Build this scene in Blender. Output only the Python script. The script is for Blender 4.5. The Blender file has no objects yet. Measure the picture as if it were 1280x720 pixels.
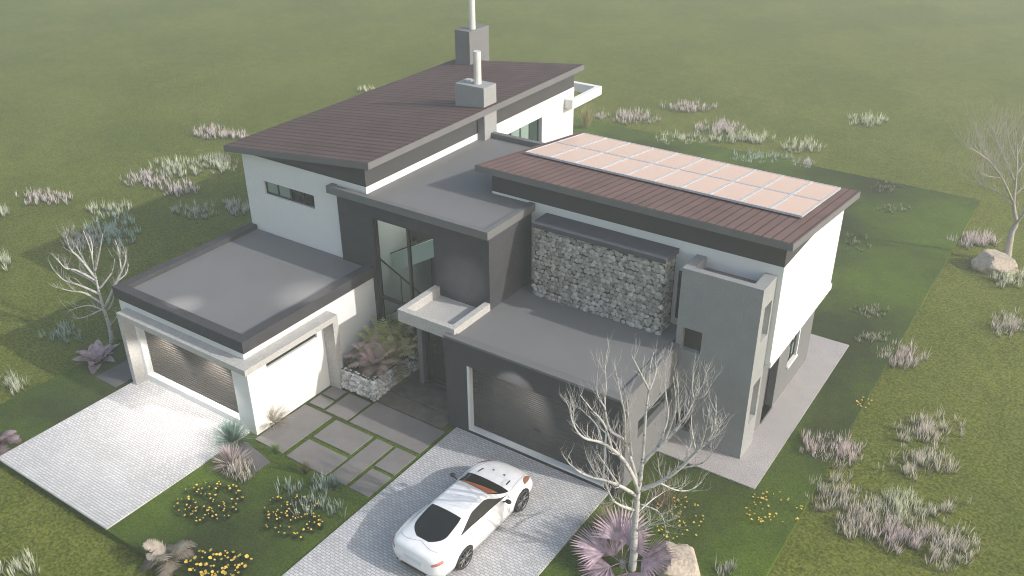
import bpy, bmesh, math, random
from mathutils import Vector, Matrix, noise

scene = bpy.context.scene
COL = scene.collection
R = math.radians

# ------------------------------------------------------------------ camera
CAM_P = Vector((15.698154, -19.222840, 18.856761))
CAM_R = Vector((0.8284547809, 0.5600242476, -0.0059597002))
CAM_U = Vector((-0.2675064385, 0.4050315999, 0.8742938341))
CAM_F = Vector((-0.4920396136, 0.7227186486, -0.4853604573))
FPX = 1152.591
cam_d = bpy.data.cameras.new('camera')
cam = bpy.data.objects.new('camera', cam_d)
COL.objects.link(cam)
cam_d.sensor_width = 36.0
cam_d.lens = 36.0 * FPX / 1280.0
cam_d.clip_start = 0.1
cam_d.clip_end = 3000
m4 = Matrix((CAM_R, CAM_U, -CAM_F)).transposed().to_4x4()
m4.translation = CAM_P
cam.matrix_world = m4
scene.camera = cam
FIELD_Z, LAWN_Z = -0.25, -0.05


def ray(u, v):
    return CAM_F + CAM_R * ((u - 640) / FPX) - CAM_U * ((v - 360) / FPX)


def ground(u, v, z=FIELD_Z):
    d = ray(u, v)
    return CAM_P + d * ((z - CAM_P.z) / d.z)


HEAD = Vector((CAM_F.x, CAM_F.y, 0)).normalized()


def at(u, v, base, off=0.0):
    """point on the upright plane through base facing the viewer, moved off metres in depth"""
    d = ray(u, v)
    b = base + HEAD * off
    return CAM_P + d * ((b - CAM_P).dot(HEAD) / d.dot(HEAD))


# ------------------------------------------------------------------ materials
def new_mat(name):
    m = bpy.data.materials.new(name)
    m.use_nodes = True
    nt = m.node_tree
    return m, nt, nt.nodes['Principled BSDF']


def N(nt, kind, **kw):
    n = nt.nodes.new(kind)
    for k, v in kw.items():
        if k in n.inputs:
            n.inputs[k].default_value = v
        else:
            setattr(n, k, v)
    return n


def ramp(nt, fac, stops):
    r = nt.nodes.new('ShaderNodeValToRGB')
    el = r.color_ramp.elements
    while len(el) < len(stops):
        el.new(0.5)
    for e, (p, c) in zip(el, stops):
        e.position = p
        e.color = (*c, 1) if len(c) == 3 else c
    nt.links.new(fac, r.inputs['Fac'])
    return r.outputs['Color']


def sc(c, k):
    return tuple(x * k for x in c)


def plaster(name, c, rough=0.85, var=0.12, scale=2.0, bump=0.15, bscale=60, spec=0.3, fine=0.0):
    m, nt, b = new_mat(name)
    tc = N(nt, 'ShaderNodeTexCoord')
    n1 = N(nt, 'ShaderNodeTexNoise', Scale=scale, Detail=6.0, Roughness=0.62)
    nt.links.new(tc.outputs['Object'], n1.inputs['Vector'])
    col = ramp(nt, n1.outputs['Fac'], [(0.3, sc(c, 1 - var)), (0.7, sc(c, 1 + var))])
    n2 = N(nt, 'ShaderNodeTexNoise', Scale=bscale, Detail=3.0)
    nt.links.new(tc.outputs['Object'], n2.inputs['Vector'])
    if fine > 0:
        f = ramp(nt, n2.outputs['Fac'], [(0.35, (1 - fine,) * 3), (0.65, (1 + fine,) * 3)])
        mx = N(nt, 'ShaderNodeMix', data_type='RGBA', blend_type='MULTIPLY')
        mx.inputs['Factor'].default_value = 1
        nt.links.new(col, mx.inputs['A'])
        nt.links.new(f, mx.inputs['B'])
        col = mx.outputs['Result']
    nt.links.new(col, b.inputs['Base Color'])
    bp = N(nt, 'ShaderNodeBump', Strength=bump, Distance=0.02)
    nt.links.new(n2.outputs['Fac'], bp.inputs['Height'])
    nt.links.new(bp.outputs['Normal'], b.inputs['Normal'])
    b.inputs['Roughness'].default_value = rough
    b.inputs['Specular IOR Level'].default_value = spec
    return m


def plain(name, c, rough=0.5, metal=0.0, spec=0.5, coat=0.0):
    m, nt, b = new_mat(name)
    tc = N(nt, 'ShaderNodeTexCoord')
    n1 = N(nt, 'ShaderNodeTexNoise', Scale=4.0, Detail=3.0)
    nt.links.new(tc.outputs['Object'], n1.inputs['Vector'])
    nt.links.new(ramp(nt, n1.outputs['Fac'], [(0.3, sc(c, 0.94)), (0.7, sc(c, 1.06))]), b.inputs['Base Color'])
    b.inputs['Roughness'].default_value = rough
    b.inputs['Metallic'].default_value = metal
    b.inputs['Specular IOR Level'].default_value = spec
    b.inputs['Coat Weight'].default_value = coat
    b.inputs['Coat Roughness'].default_value = 0.05
    return m


def grass_mat(name, ca, cb, cc, bumpd=0.06, s=1.0, patch=((0.86, 0.9, 0.84), (1.1, 1.08, 1.1)), pscale=0.12):
    m, nt, b = new_mat(name)
    tc = N(nt, 'ShaderNodeTexCoord')
    big = N(nt, 'ShaderNodeTexNoise', Scale=pscale, Detail=5.0, Roughness=0.6)
    mid = N(nt, 'ShaderNodeTexNoise', Scale=1.3 * s, Detail=4.0, Roughness=0.65)
    fin = N(nt, 'ShaderNodeTexNoise', Scale=11.0 * s, Detail=5.0, Roughness=0.75)
    for n in (big, mid, fin):
        nt.links.new(tc.outputs['Object'], n.inputs['Vector'])
    a1 = N(nt, 'ShaderNodeMath', operation='MULTIPLY_ADD')
    nt.links.new(mid.outputs['Fac'], a1.inputs[0]); a1.inputs[1].default_value = 0.12
    a2 = N(nt, 'ShaderNodeMath', operation='MULTIPLY'); a2.inputs[1].default_value = 0.88
    nt.links.new(fin.outputs['Fac'], a2.inputs[0])
    nt.links.new(a2.outputs[0], a1.inputs[2])
    c1 = ramp(nt, a1.outputs[0], [(0.40, ca), (0.5, cb), (0.60, cc)])
    c2 = ramp(nt, big.outputs['Fac'], [(0.40, patch[0]), (0.60, patch[1])])
    mx = N(nt, 'ShaderNodeMix', data_type='RGBA', blend_type='MULTIPLY')
    mx.inputs['Factor'].default_value = 1
    nt.links.new(c1, mx.inputs['A']); nt.links.new(c2, mx.inputs['B'])
    nt.links.new(mx.outputs['Result'], b.inputs['Base Color'])
    bp = N(nt, 'ShaderNodeBump', Strength=0.7, Distance=bumpd)
    nt.links.new(a1.outputs[0], bp.inputs['Height'])
    nt.links.new(bp.outputs['Normal'], b.inputs['Normal'])
    b.inputs['Roughness'].default_value = 0.95
    b.inputs['Specular IOR Level'].default_value = 0.1
    return m


def tile_mat(name, c, rot, bw=0.36, rh=0.28, mortar=0.022, gap=0.4):
    m, nt, b = new_mat(name)
    tc = N(nt, 'ShaderNodeTexCoord')
    mp = N(nt, 'ShaderNodeMapping')
    mp.inputs['Rotation'].default_value = (0, 0, rot)
    nt.links.new(tc.outputs['Object'], mp.inputs['Vector'])
    br = N(nt, 'ShaderNodeTexBrick')
    for k, v in (('Scale', 1.0), ('Brick Width', bw), ('Row Height', rh), ('Mortar Size', mortar), ('Mortar Smooth', 0.3), ('Bias', 0.0)):
        br.inputs[k].default_value = v
    br.inputs['Color1'].default_value = (*sc(c, 0.93), 1)
    br.inputs['Color2'].default_value = (*sc(c, 1.07), 1)
    br.inputs['Mortar'].default_value = (*sc(c, gap), 1)
    nt.links.new(mp.outputs['Vector'], br.inputs['Vector'])
    n1 = N(nt, 'ShaderNodeTexNoise', Scale=0.9, Detail=5.0)
    nt.links.new(tc.outputs['Object'], n1.inputs['Vector'])
    mx = N(nt, 'ShaderNodeMix', data_type='RGBA', blend_type='MULTIPLY')
    mx.inputs['Factor'].default_value = 1
    nt.links.new(br.outputs['Color'], mx.inputs['A'])
    nt.links.new(ramp(nt, n1.outputs['Fac'], [(0.3, (0.85,) * 3), (0.7, (1.12,) * 3)]), mx.inputs['B'])
    nt.links.new(mx.outputs['Result'], b.inputs['Base Color'])
    bp = N(nt, 'ShaderNodeBump', Strength=0.8, Distance=0.02)
    bp.invert = True
    nt.links.new(br.outputs['Fac'], bp.inputs['Height'])
    nt.links.new(bp.outputs['Normal'], b.inputs['Normal'])
    b.inputs['Roughness'].default_value = 0.8
    b.inputs['Specular IOR Level'].default_value = 0.2
    return m


def slat_mat(name, c, period=0.11):
    """horizontal slats of a roller door: grooves along the height"""
    m, nt, b = new_mat(name)
    tc = N(nt, 'ShaderNodeTexCoord')
    sp = N(nt, 'ShaderNodeSeparateXYZ')
    nt.links.new(tc.outputs['Object'], sp.inputs[0])
    d = N(nt, 'ShaderNodeMath', operation='DIVIDE'); d.inputs[1].default_value = period
    nt.links.new(sp.outputs['Z'], d.inputs[0])
    f = N(nt, 'ShaderNodeMath', operation='FRACT')
    nt.links.new(d.outputs[0], f.inputs[0])
    n1 = N(nt, 'ShaderNodeTexNoise', Scale=1.0, Detail=4.0)
    mp = N(nt, 'ShaderNodeMapping'); mp.inputs['Scale'].default_value = (1.5, 1.5, 40)
    nt.links.new(tc.outputs['Object'], mp.inputs['Vector'])
    nt.links.new(mp.outputs['Vector'], n1.inputs['Vector'])
    mx = N(nt, 'ShaderNodeMix', data_type='RGBA', blend_type='MULTIPLY'); mx.inputs['Factor'].default_value = 1
    nt.links.new(ramp(nt, f.outputs[0], [(0.0, sc(c, 0.25)), (0.22, c), (0.85, sc(c, 1.1)), (1.0, sc(c, 0.25))]), mx.inputs['A'])
    nt.links.new(ramp(nt, n1.outputs['Fac'], [(0.3, (0.72,) * 3), (0.7, (1.28,) * 3)]), mx.inputs['B'])
    nt.links.new(mx.outputs['Result'], b.inputs['Base Color'])
    h = ramp(nt, f.outputs[0], [(0.0, (0, 0, 0)), (0.15, (1, 1, 1)), (0.88, (0.8,) * 3), (1.0, (0, 0, 0))])
    bp = N(nt, 'ShaderNodeBump', Strength=0.8, Distance=0.015)
    nt.links.new(h, bp.inputs['Height'])
    nt.links.new(bp.outputs['Normal'], b.inputs['Normal'])
    b.inputs['Roughness'].default_value = 0.45
    return m


def paver_mat(name, c, bw=0.165, rh=0.085, rot=0.0):
    m, nt, b = new_mat(name)
    tc = N(nt, 'ShaderNodeTexCoord')
    mp = N(nt, 'ShaderNodeMapping'); mp.inputs['Rotation'].default_value = (0, 0, rot)
    nt.links.new(tc.outputs['Object'], mp.inputs['Vector'])
    wob = N(nt, 'ShaderNodeTexNoise', Scale=5.0, Detail=2.0)
    nt.links.new(tc.outputs['Object'], wob.inputs['Vector'])
    wm = N(nt, 'ShaderNodeMix', data_type='VECTOR')
    wm.inputs['Factor'].default_value = 0.02
    nt.links.new(mp.outputs['Vector'], wm.inputs['A']); nt.links.new(wob.outputs['Color'], wm.inputs['B'])
    br = N(nt, 'ShaderNodeTexBrick')
    for k, v in (('Scale', 1.0), ('Brick Width', bw), ('Row Height', rh), ('Mortar Size', 0.011), ('Mortar Smooth', 0.4), ('Bias', 0.0)):
        br.inputs[k].default_value = v
    br.inputs['Color1'].default_value = (*sc(c, 0.88), 1)
    br.inputs['Color2'].default_value = (*sc(c, 1.12), 1)
    br.inputs['Mortar'].default_value = (*sc(c, 0.48), 1)
    nt.links.new(wm.outputs['Result'], br.inputs['Vector'])
    n1 = N(nt, 'ShaderNodeTexNoise', Scale=0.8, Detail=6.0)
    n2 = N(nt, 'ShaderNodeTexNoise', Scale=40.0, Detail=3.0)
    for n in (n1, n2):
        nt.links.new(tc.outputs['Object'], n.inputs['Vector'])
    ca = br.outputs['Color']
    for o in (ramp(nt, n1.outputs['Fac'], [(0.3, (0.93,) * 3), (0.7, (1.06,) * 3)]), ramp(nt, n2.outputs['Fac'], [(0.3, (0.84,) * 3), (0.7, (1.14,) * 3)])):
        mx = N(nt, 'ShaderNodeMix', data_type='RGBA', blend_type='MULTIPLY'); mx.inputs['Factor'].default_value = 1
        nt.links.new(ca, mx.inputs['A']); nt.links.new(o, mx.inputs['B'])
        ca = mx.outputs['Result']
    nt.links.new(ca, b.inputs['Base Color'])
    bp = N(nt, 'ShaderNodeBump', Strength=0.6, Distance=0.008); bp.invert = True
    nt.links.new(br.outputs['Fac'], bp.inputs['Height']); nt.links.new(bp.outputs['Normal'], b.inputs['Normal'])
    b.inputs['Roughness'].default_value = 0.85
    return m


def plant_mat(name, low, high, h=0.5, rough=0.7, trans=0.25, var=0.25):
    """leaf colour running from the foot of the plant to its tips, with leaf-to-leaf variation"""
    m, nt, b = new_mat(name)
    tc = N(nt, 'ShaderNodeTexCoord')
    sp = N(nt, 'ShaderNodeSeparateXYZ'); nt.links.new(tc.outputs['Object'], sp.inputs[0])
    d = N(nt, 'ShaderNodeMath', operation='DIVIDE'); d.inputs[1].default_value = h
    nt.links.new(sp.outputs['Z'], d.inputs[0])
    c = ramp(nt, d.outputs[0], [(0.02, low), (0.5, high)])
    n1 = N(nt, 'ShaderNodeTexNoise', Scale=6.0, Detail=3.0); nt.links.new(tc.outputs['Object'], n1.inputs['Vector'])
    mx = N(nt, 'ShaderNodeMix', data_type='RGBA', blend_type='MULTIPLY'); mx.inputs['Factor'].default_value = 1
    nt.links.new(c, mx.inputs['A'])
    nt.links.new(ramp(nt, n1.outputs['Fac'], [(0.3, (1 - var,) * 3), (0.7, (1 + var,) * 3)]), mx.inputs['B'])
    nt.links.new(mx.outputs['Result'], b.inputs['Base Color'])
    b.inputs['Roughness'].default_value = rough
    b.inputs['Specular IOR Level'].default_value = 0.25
    if trans > 0:
        t = N(nt, 'ShaderNodeBsdfTranslucent')
        nt.links.new(mx.outputs['Result'], t.inputs['Color'])
        ms = N(nt, 'ShaderNodeMixShader'); ms.inputs[0].default_value = trans
        out = nt.nodes['Material Output']
        nt.links.new(b.outputs[0], ms.inputs[1]); nt.links.new(t.outputs[0], ms.inputs[2])
        nt.links.new(ms.outputs[0], out.inputs['Surface'])
    return m


def bark_mat(name, c, dark, scale=14):
    m, nt, b = new_mat(name)
    tc = N(nt, 'ShaderNodeTexCoord')
    mp = N(nt, 'ShaderNodeMapping'); mp.inputs['Scale'].default_value = (1, 1, 1.6)
    nt.links.new(tc.outputs['Object'], mp.inputs['Vector'])
    n1 = N(nt, 'ShaderNodeTexNoise', Scale=scale, Detail=5.0, Roughness=0.7)
    nt.links.new(mp.outputs['Vector'], n1.inputs['Vector'])
    nt.links.new(ramp(nt, n1.outputs['Fac'], [(0.34, dark), (0.46, c), (0.7, sc(c, 1.1))]), b.inputs['Base Color'])
    bp = N(nt, 'ShaderNodeBump', Strength=0.5, Distance=0.01)
    nt.links.new(n1.outputs['Fac'], bp.inputs['Height']); nt.links.new(bp.outputs['Normal'], b.inputs['Normal'])
    b.inputs['Roughness'].default_value = 0.8
    return m


def stone_mat(name, lo, hi):
    """loose stones: every stone (a mesh island) gets its own tone"""
    m, nt, b = new_mat(name)
    g = N(nt, 'ShaderNodeNewGeometry')
    tc = N(nt, 'ShaderNodeTexCoord')
    n1 = N(nt, 'ShaderNodeTexNoise', Scale=9.0, Detail=5.0)
    nt.links.new(tc.outputs['Object'], n1.inputs['Vector'])
    mid = tuple((a + c) / 2 for a, c in zip(lo, hi))
    ca = ramp(nt, g.outputs['Random Per Island'], [(0.0, lo), (0.5, mid), (1.0, hi)])
    mx = N(nt, 'ShaderNodeMix', data_type='RGBA', blend_type='MULTIPLY'); mx.inputs['Factor'].default_value = 1
    nt.links.new(ca, mx.inputs['A'])
    nt.links.new(ramp(nt, n1.outputs['Fac'], [(0.3, (0.75,) * 3), (0.7, (1.2,) * 3)]), mx.inputs['B'])
    nt.links.new(mx.outputs['Result'], b.inputs['Base Color'])
    b.inputs['Roughness'].default_value = 0.85
    return m


def clear_glass(name, tint=(0.86, 0.91, 0.89), refl=0.06):
    m, nt, b = new_mat(name)
    tr = N(nt, 'ShaderNodeBsdfTransparent'); tr.inputs['Color'].default_value = (*tint, 1)
    gl = N(nt, 'ShaderNodeBsdfGlossy'); gl.inputs['Roughness'].default_value = 0.02
    lw = N(nt, 'ShaderNodeLayerWeight', Blend=refl)
    ms = N(nt, 'ShaderNodeMixShader')
    nt.links.new(lw.outputs['Fresnel'], ms.inputs[0])
    nt.links.new(tr.outputs[0], ms.inputs[1]); nt.links.new(gl.outputs[0], ms.inputs[2])
    nt.links.new(ms.outputs[0], nt.nodes['Material Output'].inputs['Surface'])
    return m


M = {}
M['field'] = grass_mat('field_grass', (0.054, 0.070, 0.010), (0.116, 0.137, 0.021), (0.188, 0.206, 0.048), 0.13)
M['lawn'] = grass_mat('mown_lawn', (0.024, 0.040, 0.010), (0.046, 0.066, 0.017), (0.072, 0.094, 0.026), 0.04, 1.5, ((0.72, 0.72, 0.9), (1.65, 1.8, 0.95)), 0.13)
M['white'] = plaster('white_plaster', (0.71, 0.71, 0.705), var=0.02, bump=0.05, bscale=90)
M['dark'] = plaster('charcoal_plaster', (0.050, 0.050, 0.056), var=0.12, bump=0.4, bscale=24, fine=0.22)
M['band'] = plaster('dark_cladding', (0.055, 0.055, 0.057), var=0.05, bump=0.1)
M['fascia'] = plaster('grey_fascia', (0.14, 0.141, 0.145), var=0.06, bump=0.1)
M['coping'] = plaster('coping_slate', (0.075, 0.080, 0.095), var=0.08, bump=0.1)
M['concrete'] = plaster('pale_concrete', (0.43, 0.42, 0.405), var=0.06, bump=0.3, bscale=18, fine=0.12)
M['tower'] = plaster('grey_render', (0.275, 0.28, 0.285), var=0.05, bump=0.3, bscale=28, fine=0.11)
M['greywall'] = plaster('mid_grey_render', (0.155, 0.157, 0.162), var=0.06, bump=0.3, bscale=28, fine=0.11)
M['membrane'] = plaster('roof_membrane', (0.165, 0.165, 0.168), var=0.05, scale=0.6, bump=0.05, fine=0.03)
M['tileL'] = tile_mat('roof_tile_courses', (0.105, 0.066, 0.062), 0.0, 200.0, 0.36, 0.045)
M['tileR'] = tile_mat('roof_tile_strips', (0.150, 0.092, 0.084), R(90), 200.0, 0.285, 0.026)
M['slats'] = slat_mat('roller_door_slats', (0.072, 0.064, 0.055), 0.10)
M['slats_dark'] = slat_mat('roller_door_slats_dark', (0.052, 0.049, 0.047), 0.075)
M['paver'] = paver_mat('small_pavers', (0.53, 0.525, 0.53))
M['paver2'] = plaster('speckled_path', (0.37, 0.345, 0.34), var=0.08, bump=0.4, bscale=28, fine=0.3)
M['slab'] = plaster('paving_stone', (0.195, 0.183, 0.176), var=0.12, scale=1.5, bump=0.15, fine=0.06)
M['brownstone'] = plaster('brown_flagstone', (0.125, 0.108, 0.095), var=0.38, scale=2.2, bump=0.3, fine=0.12)
M['darkslab'] = plaster('dark_flagstone', (0.11, 0.105, 0.11), var=0.1, bump=0.15)
M['stone'] = stone_mat('gabion_stone', (0.22, 0.212, 0.195), (0.50, 0.485, 0.455))
M['stone2'] = stone_mat('planter_stone', (0.36, 0.35, 0.34), (0.78, 0.77, 0.75))
M['core'] = plaster('gabion_core', (0.07, 0.068, 0.064), var=0.3, bump=0.3)
M['soil'] = plaster('soil', (0.04, 0.033, 0.026), var=0.4, scale=8, bump=0.8, bscale=20)
M['frame'] = plain('black_frame', (0.022, 0.022, 0.024), 0.4)
M['pane'] = plain('dark_pane', (0.010, 0.018, 0.016), 0.04, spec=0.35)
M['pane_green'] = plain('green_pane', (0.030, 0.055, 0.050), 0.05, spec=0.7)
M['blind'] = plain('pale_blind_pane', (0.22, 0.30, 0.27), 0.08, spec=0.6)
M['glass'] = clear_glass('stair_glass')
M['interior'] = plaster('interior_wall', (0.70, 0.73, 0.70), var=0.02, bump=0.02)
M['tread'] = plaster('stair_concrete', (0.16, 0.16, 0.135), var=0.06)
M['stairdark'] = plaster('stair_dark_stone', (0.055, 0.055, 0.045), var=0.08)
M['metal'] = plain('flue_steel', (0.72, 0.72, 0.70), 0.35, metal=0.3)
M['alu'] = plain('aluminium_frame', (0.62, 0.64, 0.68), 0.35, metal=0.4)
M['paint'] = plain('white_car_paint', (0.82, 0.82, 0.83), 0.25, spec=0.5, coat=1.0)
M['carglass'] = plain('car_glass', (0.012, 0.013, 0.014), 0.05, spec=0.3, coat=0.0)
M['carblack'] = plain('car_black_trim', (0.02, 0.02, 0.021), 0.4)
M['tyre'] = plain('tyre_rubber', (0.022, 0.022, 0.023), 0.75)
M['rim'] = plain('alloy_rim', (0.16, 0.16, 0.17), 0.3, metal=0.8)
M['tan'] = plain('glossy_tan', (0.42, 0.13, 0.05), 0.35)
M['lampglass'] = plain('headlamp_glass', (0.30, 0.14, 0.085), 0.08, spec=0.8)
M['taillamp'] = plain('tail_lamp', (0.45, 0.16, 0.13), 0.15, spec=0.6)
M['chrome'] = plain('chrome', (0.6, 0.6, 0.62), 0.15, metal=1.0)
M['plate'] = plain('blank_plate', (0.62, 0.64, 0.68), 0.4)
M['birch'] = bark_mat('pale_bark', (0.48, 0.465, 0.45), (0.08, 0.07, 0.06), 7)
M['graybark'] = bark_mat('grey_bark', (0.36, 0.33, 0.30), (0.16, 0.14, 0.12), 14)
M['rock'] = plaster('sandstone', (0.44, 0.37, 0.30), var=0.22, scale=3.0, bump=0.8, bscale=12, fine=0.12)


def solar_mat():
    m, nt, b = new_mat('solar_glass_pink_sky')
    tc = N(nt, 'ShaderNodeTexCoord')
    n1 = N(nt, 'ShaderNodeTexNoise', Scale=0.5, Detail=2.0)
    nt.links.new(tc.outputs['Object'], n1.inputs['Vector'])
    nt.links.new(ramp(nt, n1.outputs['Fac'], [(0.3, (0.80, 0.52, 0.43)), (0.7, (0.84, 0.57, 0.48))]), b.inputs['Base Color'])  # pink of a reflected dusk sky is put into the base colour
    b.inputs['Roughness'].default_value = 0.18
    b.inputs['Metallic'].default_value = 0.35
    return m


M['solar'] = solar_mat()


# ------------------------------------------------------------------ mesh helpers
class MB:
    def __init__(self):
        self.v, self.f = [], []

    def add(self, vs, fs):
        o = len(self.v)
        self.v += [tuple(p) for p in vs]
        self.f += [tuple(i + o for i in f) for f in fs]
        return self

    def box(self, x0, x1, y0, y1, z0, z1):
        vs = [(x, y, z) for z in (z0, z1) for y in (y0, y1) for x in (x0, x1)]
        return self.add(vs, [(0, 2, 3, 1), (4, 5, 7, 6), (0, 1, 5, 4), (2, 6, 7, 3), (0, 4, 6, 2), (1, 3, 7, 5)])

    def prism(self, poly, axis, a0, a1):
        """polygon of 2-D points extruded along an axis ('x': poly=(y,z), 'y': poly=(x,z), 'z': poly=(x,y))"""
        def mk(p, a):
            return {'x': (a, p[0], p[1]), 'y': (p[0], a, p[1]), 'z': (p[0], p[1], a)}[axis]
        n = len(poly)
        vs = [mk(p, a0) for p in poly] + [mk(p, a1) for p in poly]
        fs = [tuple(range(n))[::-1], tuple(range(n, 2 * n))]
        fs += [(i, (i + 1) % n, n + (i + 1) % n, n + i) for i in range(n)]
        return self.add(vs, fs)

    def wall(self, axis, pos, th, a0, a1, z0, z1, holes=()):
        """upright slab across 'axis' between pos and pos+th with rectangular holes (a0,a1,z0,z1)"""
        ax = sorted({a0, a1, *[h[0] for h in holes], *[h[1] for h in holes]})
        zs = sorted({z0, z1, *[h[2] for h in holes], *[h[3] for h in holes]})
        ax = [a for a in ax if a0 <= a <= a1]
        zs = [z for z in zs if z0 <= z <= z1]

        def solid(i, j):
            if i < 0 or j < 0 or i >= len(ax) - 1 or j >= len(zs) - 1:
                return False
            ca, cz = (ax[i] + ax[i + 1]) / 2, (zs[j] + zs[j + 1]) / 2
            return not any(h[0] < ca < h[1] and h[2] < cz < h[3] for h in holes)

        def P(a, d, z):
            return (a, pos + d, z) if axis == 'y' else (pos + d, a, z)
        for i in range(len(ax) - 1):
            for j in range(len(zs) - 1):
                if not solid(i, j):
                    continue
                A, B, C, D = ax[i], ax[i + 1], zs[j], zs[j + 1]
                q = [(P(A, 0, C), P(B, 0, C), P(B, 0, D), P(A, 0, D)), (P(B, th, C), P(A, th, C), P(A, th, D), P(B, th, D))]
                if not solid(i - 1, j):
                    q.append((P(A, 0, C), P(A, 0, D), P(A, th, D), P(A, th, C)))
                if not solid(i + 1, j):
                    q.append((P(B, 0, C), P(B, th, C), P(B, th, D), P(B, 0, D)))
                if not solid(i, j - 1):
                    q.append((P(A, 0, C), P(A, th, C), P(B, th, C), P(B, 0, C)))
                if not solid(i, j + 1):
                    q.append((P(A, 0, D), P(B, 0, D), P(B, th, D), P(A, th, D)))
                for f in q:
                    self.add(f, [(0, 1, 2, 3)])
        return self

    def tube(self, pts, radii, n=6, cap=True):
        pts = [Vector(p) for p in pts]
        rings, ref = [], None
        for i, p in enumerate(pts):
            t = (pts[min(i + 1, len(pts) - 1)] - pts[max(i - 1, 0)])
            if t.length < 1e-9:
                t = Vector((0, 0, 1))
            t.normalize()
            if ref is None:
                ref = Vector((1, 0, 0)) if abs(t.x) < 0.9 else Vector((0, 1, 0))
            a = (ref - t * ref.dot(t)).normalized()
            ref = a
            b = t.cross(a)
            rings.append([p + (a * math.cos(2 * math.pi * k / n) + b * math.sin(2 * math.pi * k / n)) * radii[i] for k in range(n)])
        vs = [q for r in rings for q in r]
        fs = []
        for i in range(len(pts) - 1):
            for k in range(n):
                fs.append((i * n + k, i * n + (k + 1) % n, (i + 1) * n + (k + 1) % n, (i + 1) * n + k))
        if cap:
            fs.append(tuple(range(n))[::-1])
            fs.append(tuple(range((len(pts) - 1) * n, len(pts) * n)))
        return self.add(vs, fs)

    def blade(self, base, d, length, width, droop=0.3, segs=3, side=None):
        """a tapered leaf that starts along d and bends down"""
        d = Vector(d).normalized()
        s = side if side is not None else d.cross(Vector((0, 0, 1)))
        if s.length < 1e-4:
            s = Vector((1, 0, 0))
        s = s.normalized()
        p = Vector(base)
        vs = []
        for i in range(segs + 1):
            t = i / segs
            w = width * (0.55 + 0.9 * t) * (1 - t) ** 0.7 + 0.0015
            vs += [p - s * w / 2, p + s * w / 2]
            d = (d + Vector((0, 0, -droop / segs))).normalized()
            p = p + d * (length / segs)
        fs = [(2 * i, 2 * i + 1, 2 * i + 3, 2 * i + 2) for i in range(segs)]
        return self.add(vs, fs)

    def build(self, name, mat, parent=None, smooth=False, origin=None):
        me = bpy.data.meshes.new(name)
        vs = self.v
        if origin is not None:
            vs = [(x - origin[0], y - origin[1], z - origin[2]) for x, y, z in vs]
        me.from_pydata(vs, [], self.f)
        me.update()
        if smooth:
            me.polygons.foreach_set('use_smooth', [True] * len(me.polygons))
        for mm in (mat if isinstance(mat, list) else [mat]):
            me.materials.append(mm)
        o = bpy.data.objects.new(name, me)
        COL.objects.link(o)
        if parent is not None:
            o.parent = parent
        elif origin is not None:
            o.location = origin
        return o


def fix_normals(o):
    bm = bmesh.new(); bm.from_mesh(o.data)
    bmesh.ops.recalc_face_normals(bm, faces=bm.faces)
    bm.to_mesh(o.data); bm.free()
    return o


def tag(o, label=None, cat=None, group=None, kind=None):
    for k, v in (('label', label), ('category', cat), ('group', group), ('kind', kind)):
        if v:
            o[k] = v
    return o


def thing(name, loc, label, cat, group=None, rz=0.0):
    o = bpy.data.objects.new(name, None)
    o.location = loc
    o.rotation_euler = (0, 0, rz)
    o.empty_display_size = 0.3
    COL.objects.link(o)
    return tag(o, label, cat, group)


def rock_into(mb, c, r, rng, sub=1, flat=0.9, amp=0.35):
    bm = bmesh.new()
    bmesh.ops.create_icosphere(bm, subdivisions=sub, radius=1.0)
    off = Vector((rng.uniform(-50, 50), rng.uniform(-50, 50), rng.uniform(-50, 50)))
    rot = Matrix.Rotation(rng.uniform(-.4, .4), 3, 'Z') @ Matrix.Rotation(rng.uniform(-.4, .4), 3, 'Y') @ Matrix.Rotation(rng.uniform(-.4, .4), 3, 'X')
    vs = []
    for v in bm.verts:
        p = v.co * (1 + amp * noise.noise(v.co * 1.4 + off))
        vs.append(Vector(c) + (rot @ Vector((p.x * r[0], p.y * r[1], p.z * r[2]))))
    bm.verts.index_update()
    mb.add(vs, [tuple(v.index for v in f.verts) for f in bm.faces])
    bm.free()


# ------------------------------------------------------------------ setting
def struct(mb, name, mat):
    o = mb.build(name, mat)
    return tag(o, kind='structure')


g = MB()
nn = 40
for i in range(nn + 1):
    for j in range(nn + 1):
        g.v.append((-700 + 1400 * i / nn, -700 + 1400 * j / nn, FIELD_Z))
for i in range(nn):
    for j in range(nn):
        a = i * (nn + 1) + j
        g.f.append((a, a + nn + 1, a + nn + 2, a + 1))
struct(g, 'grass_field', M['field'])
struct(MB().box(-13.55, 11.2, -9.40, 29.6, FIELD_Z - 0.1, LAWN_Z), 'lawn', M['lawn'])
struct(MB().box(-10.86, -5.17, -9.395, -3.75, LAWN_Z - 0.1, 0.0), 'driveway', M['paver'])
struct(MB().box(0.37, 6.11, -9.395, -0.03, LAWN_Z - 0.1, 0.004), 'driveway', M['paver'])
pth = MB().prism([(6.42, 2.55), (9.69, 2.55), (9.69, 12.2), (3.0, 12.2), (3.0, 10.75), (8.0, 10.75), (8.0, 3.7), (6.42, 3.7)], 'z', FIELD_Z - 0.1, -0.002)
struct(pth, 'path', M['paver2'])
struct(MB().box(-12.3, -11.12, -4.88, 2.6, FIELD_Z - 0.1, -0.02), 'side_path', M['darkslab'])
ent = MB().box(-2.87, -0.01, -0.38, 0.32, FIELD_Z - 0.1, -0.005)
ent.box(-2.87, -0.01, 0.36, 2.1, FIELD_Z - 0.1, 0.06)
struct(ent, 'entrance_paving', M['brownstone'])

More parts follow.
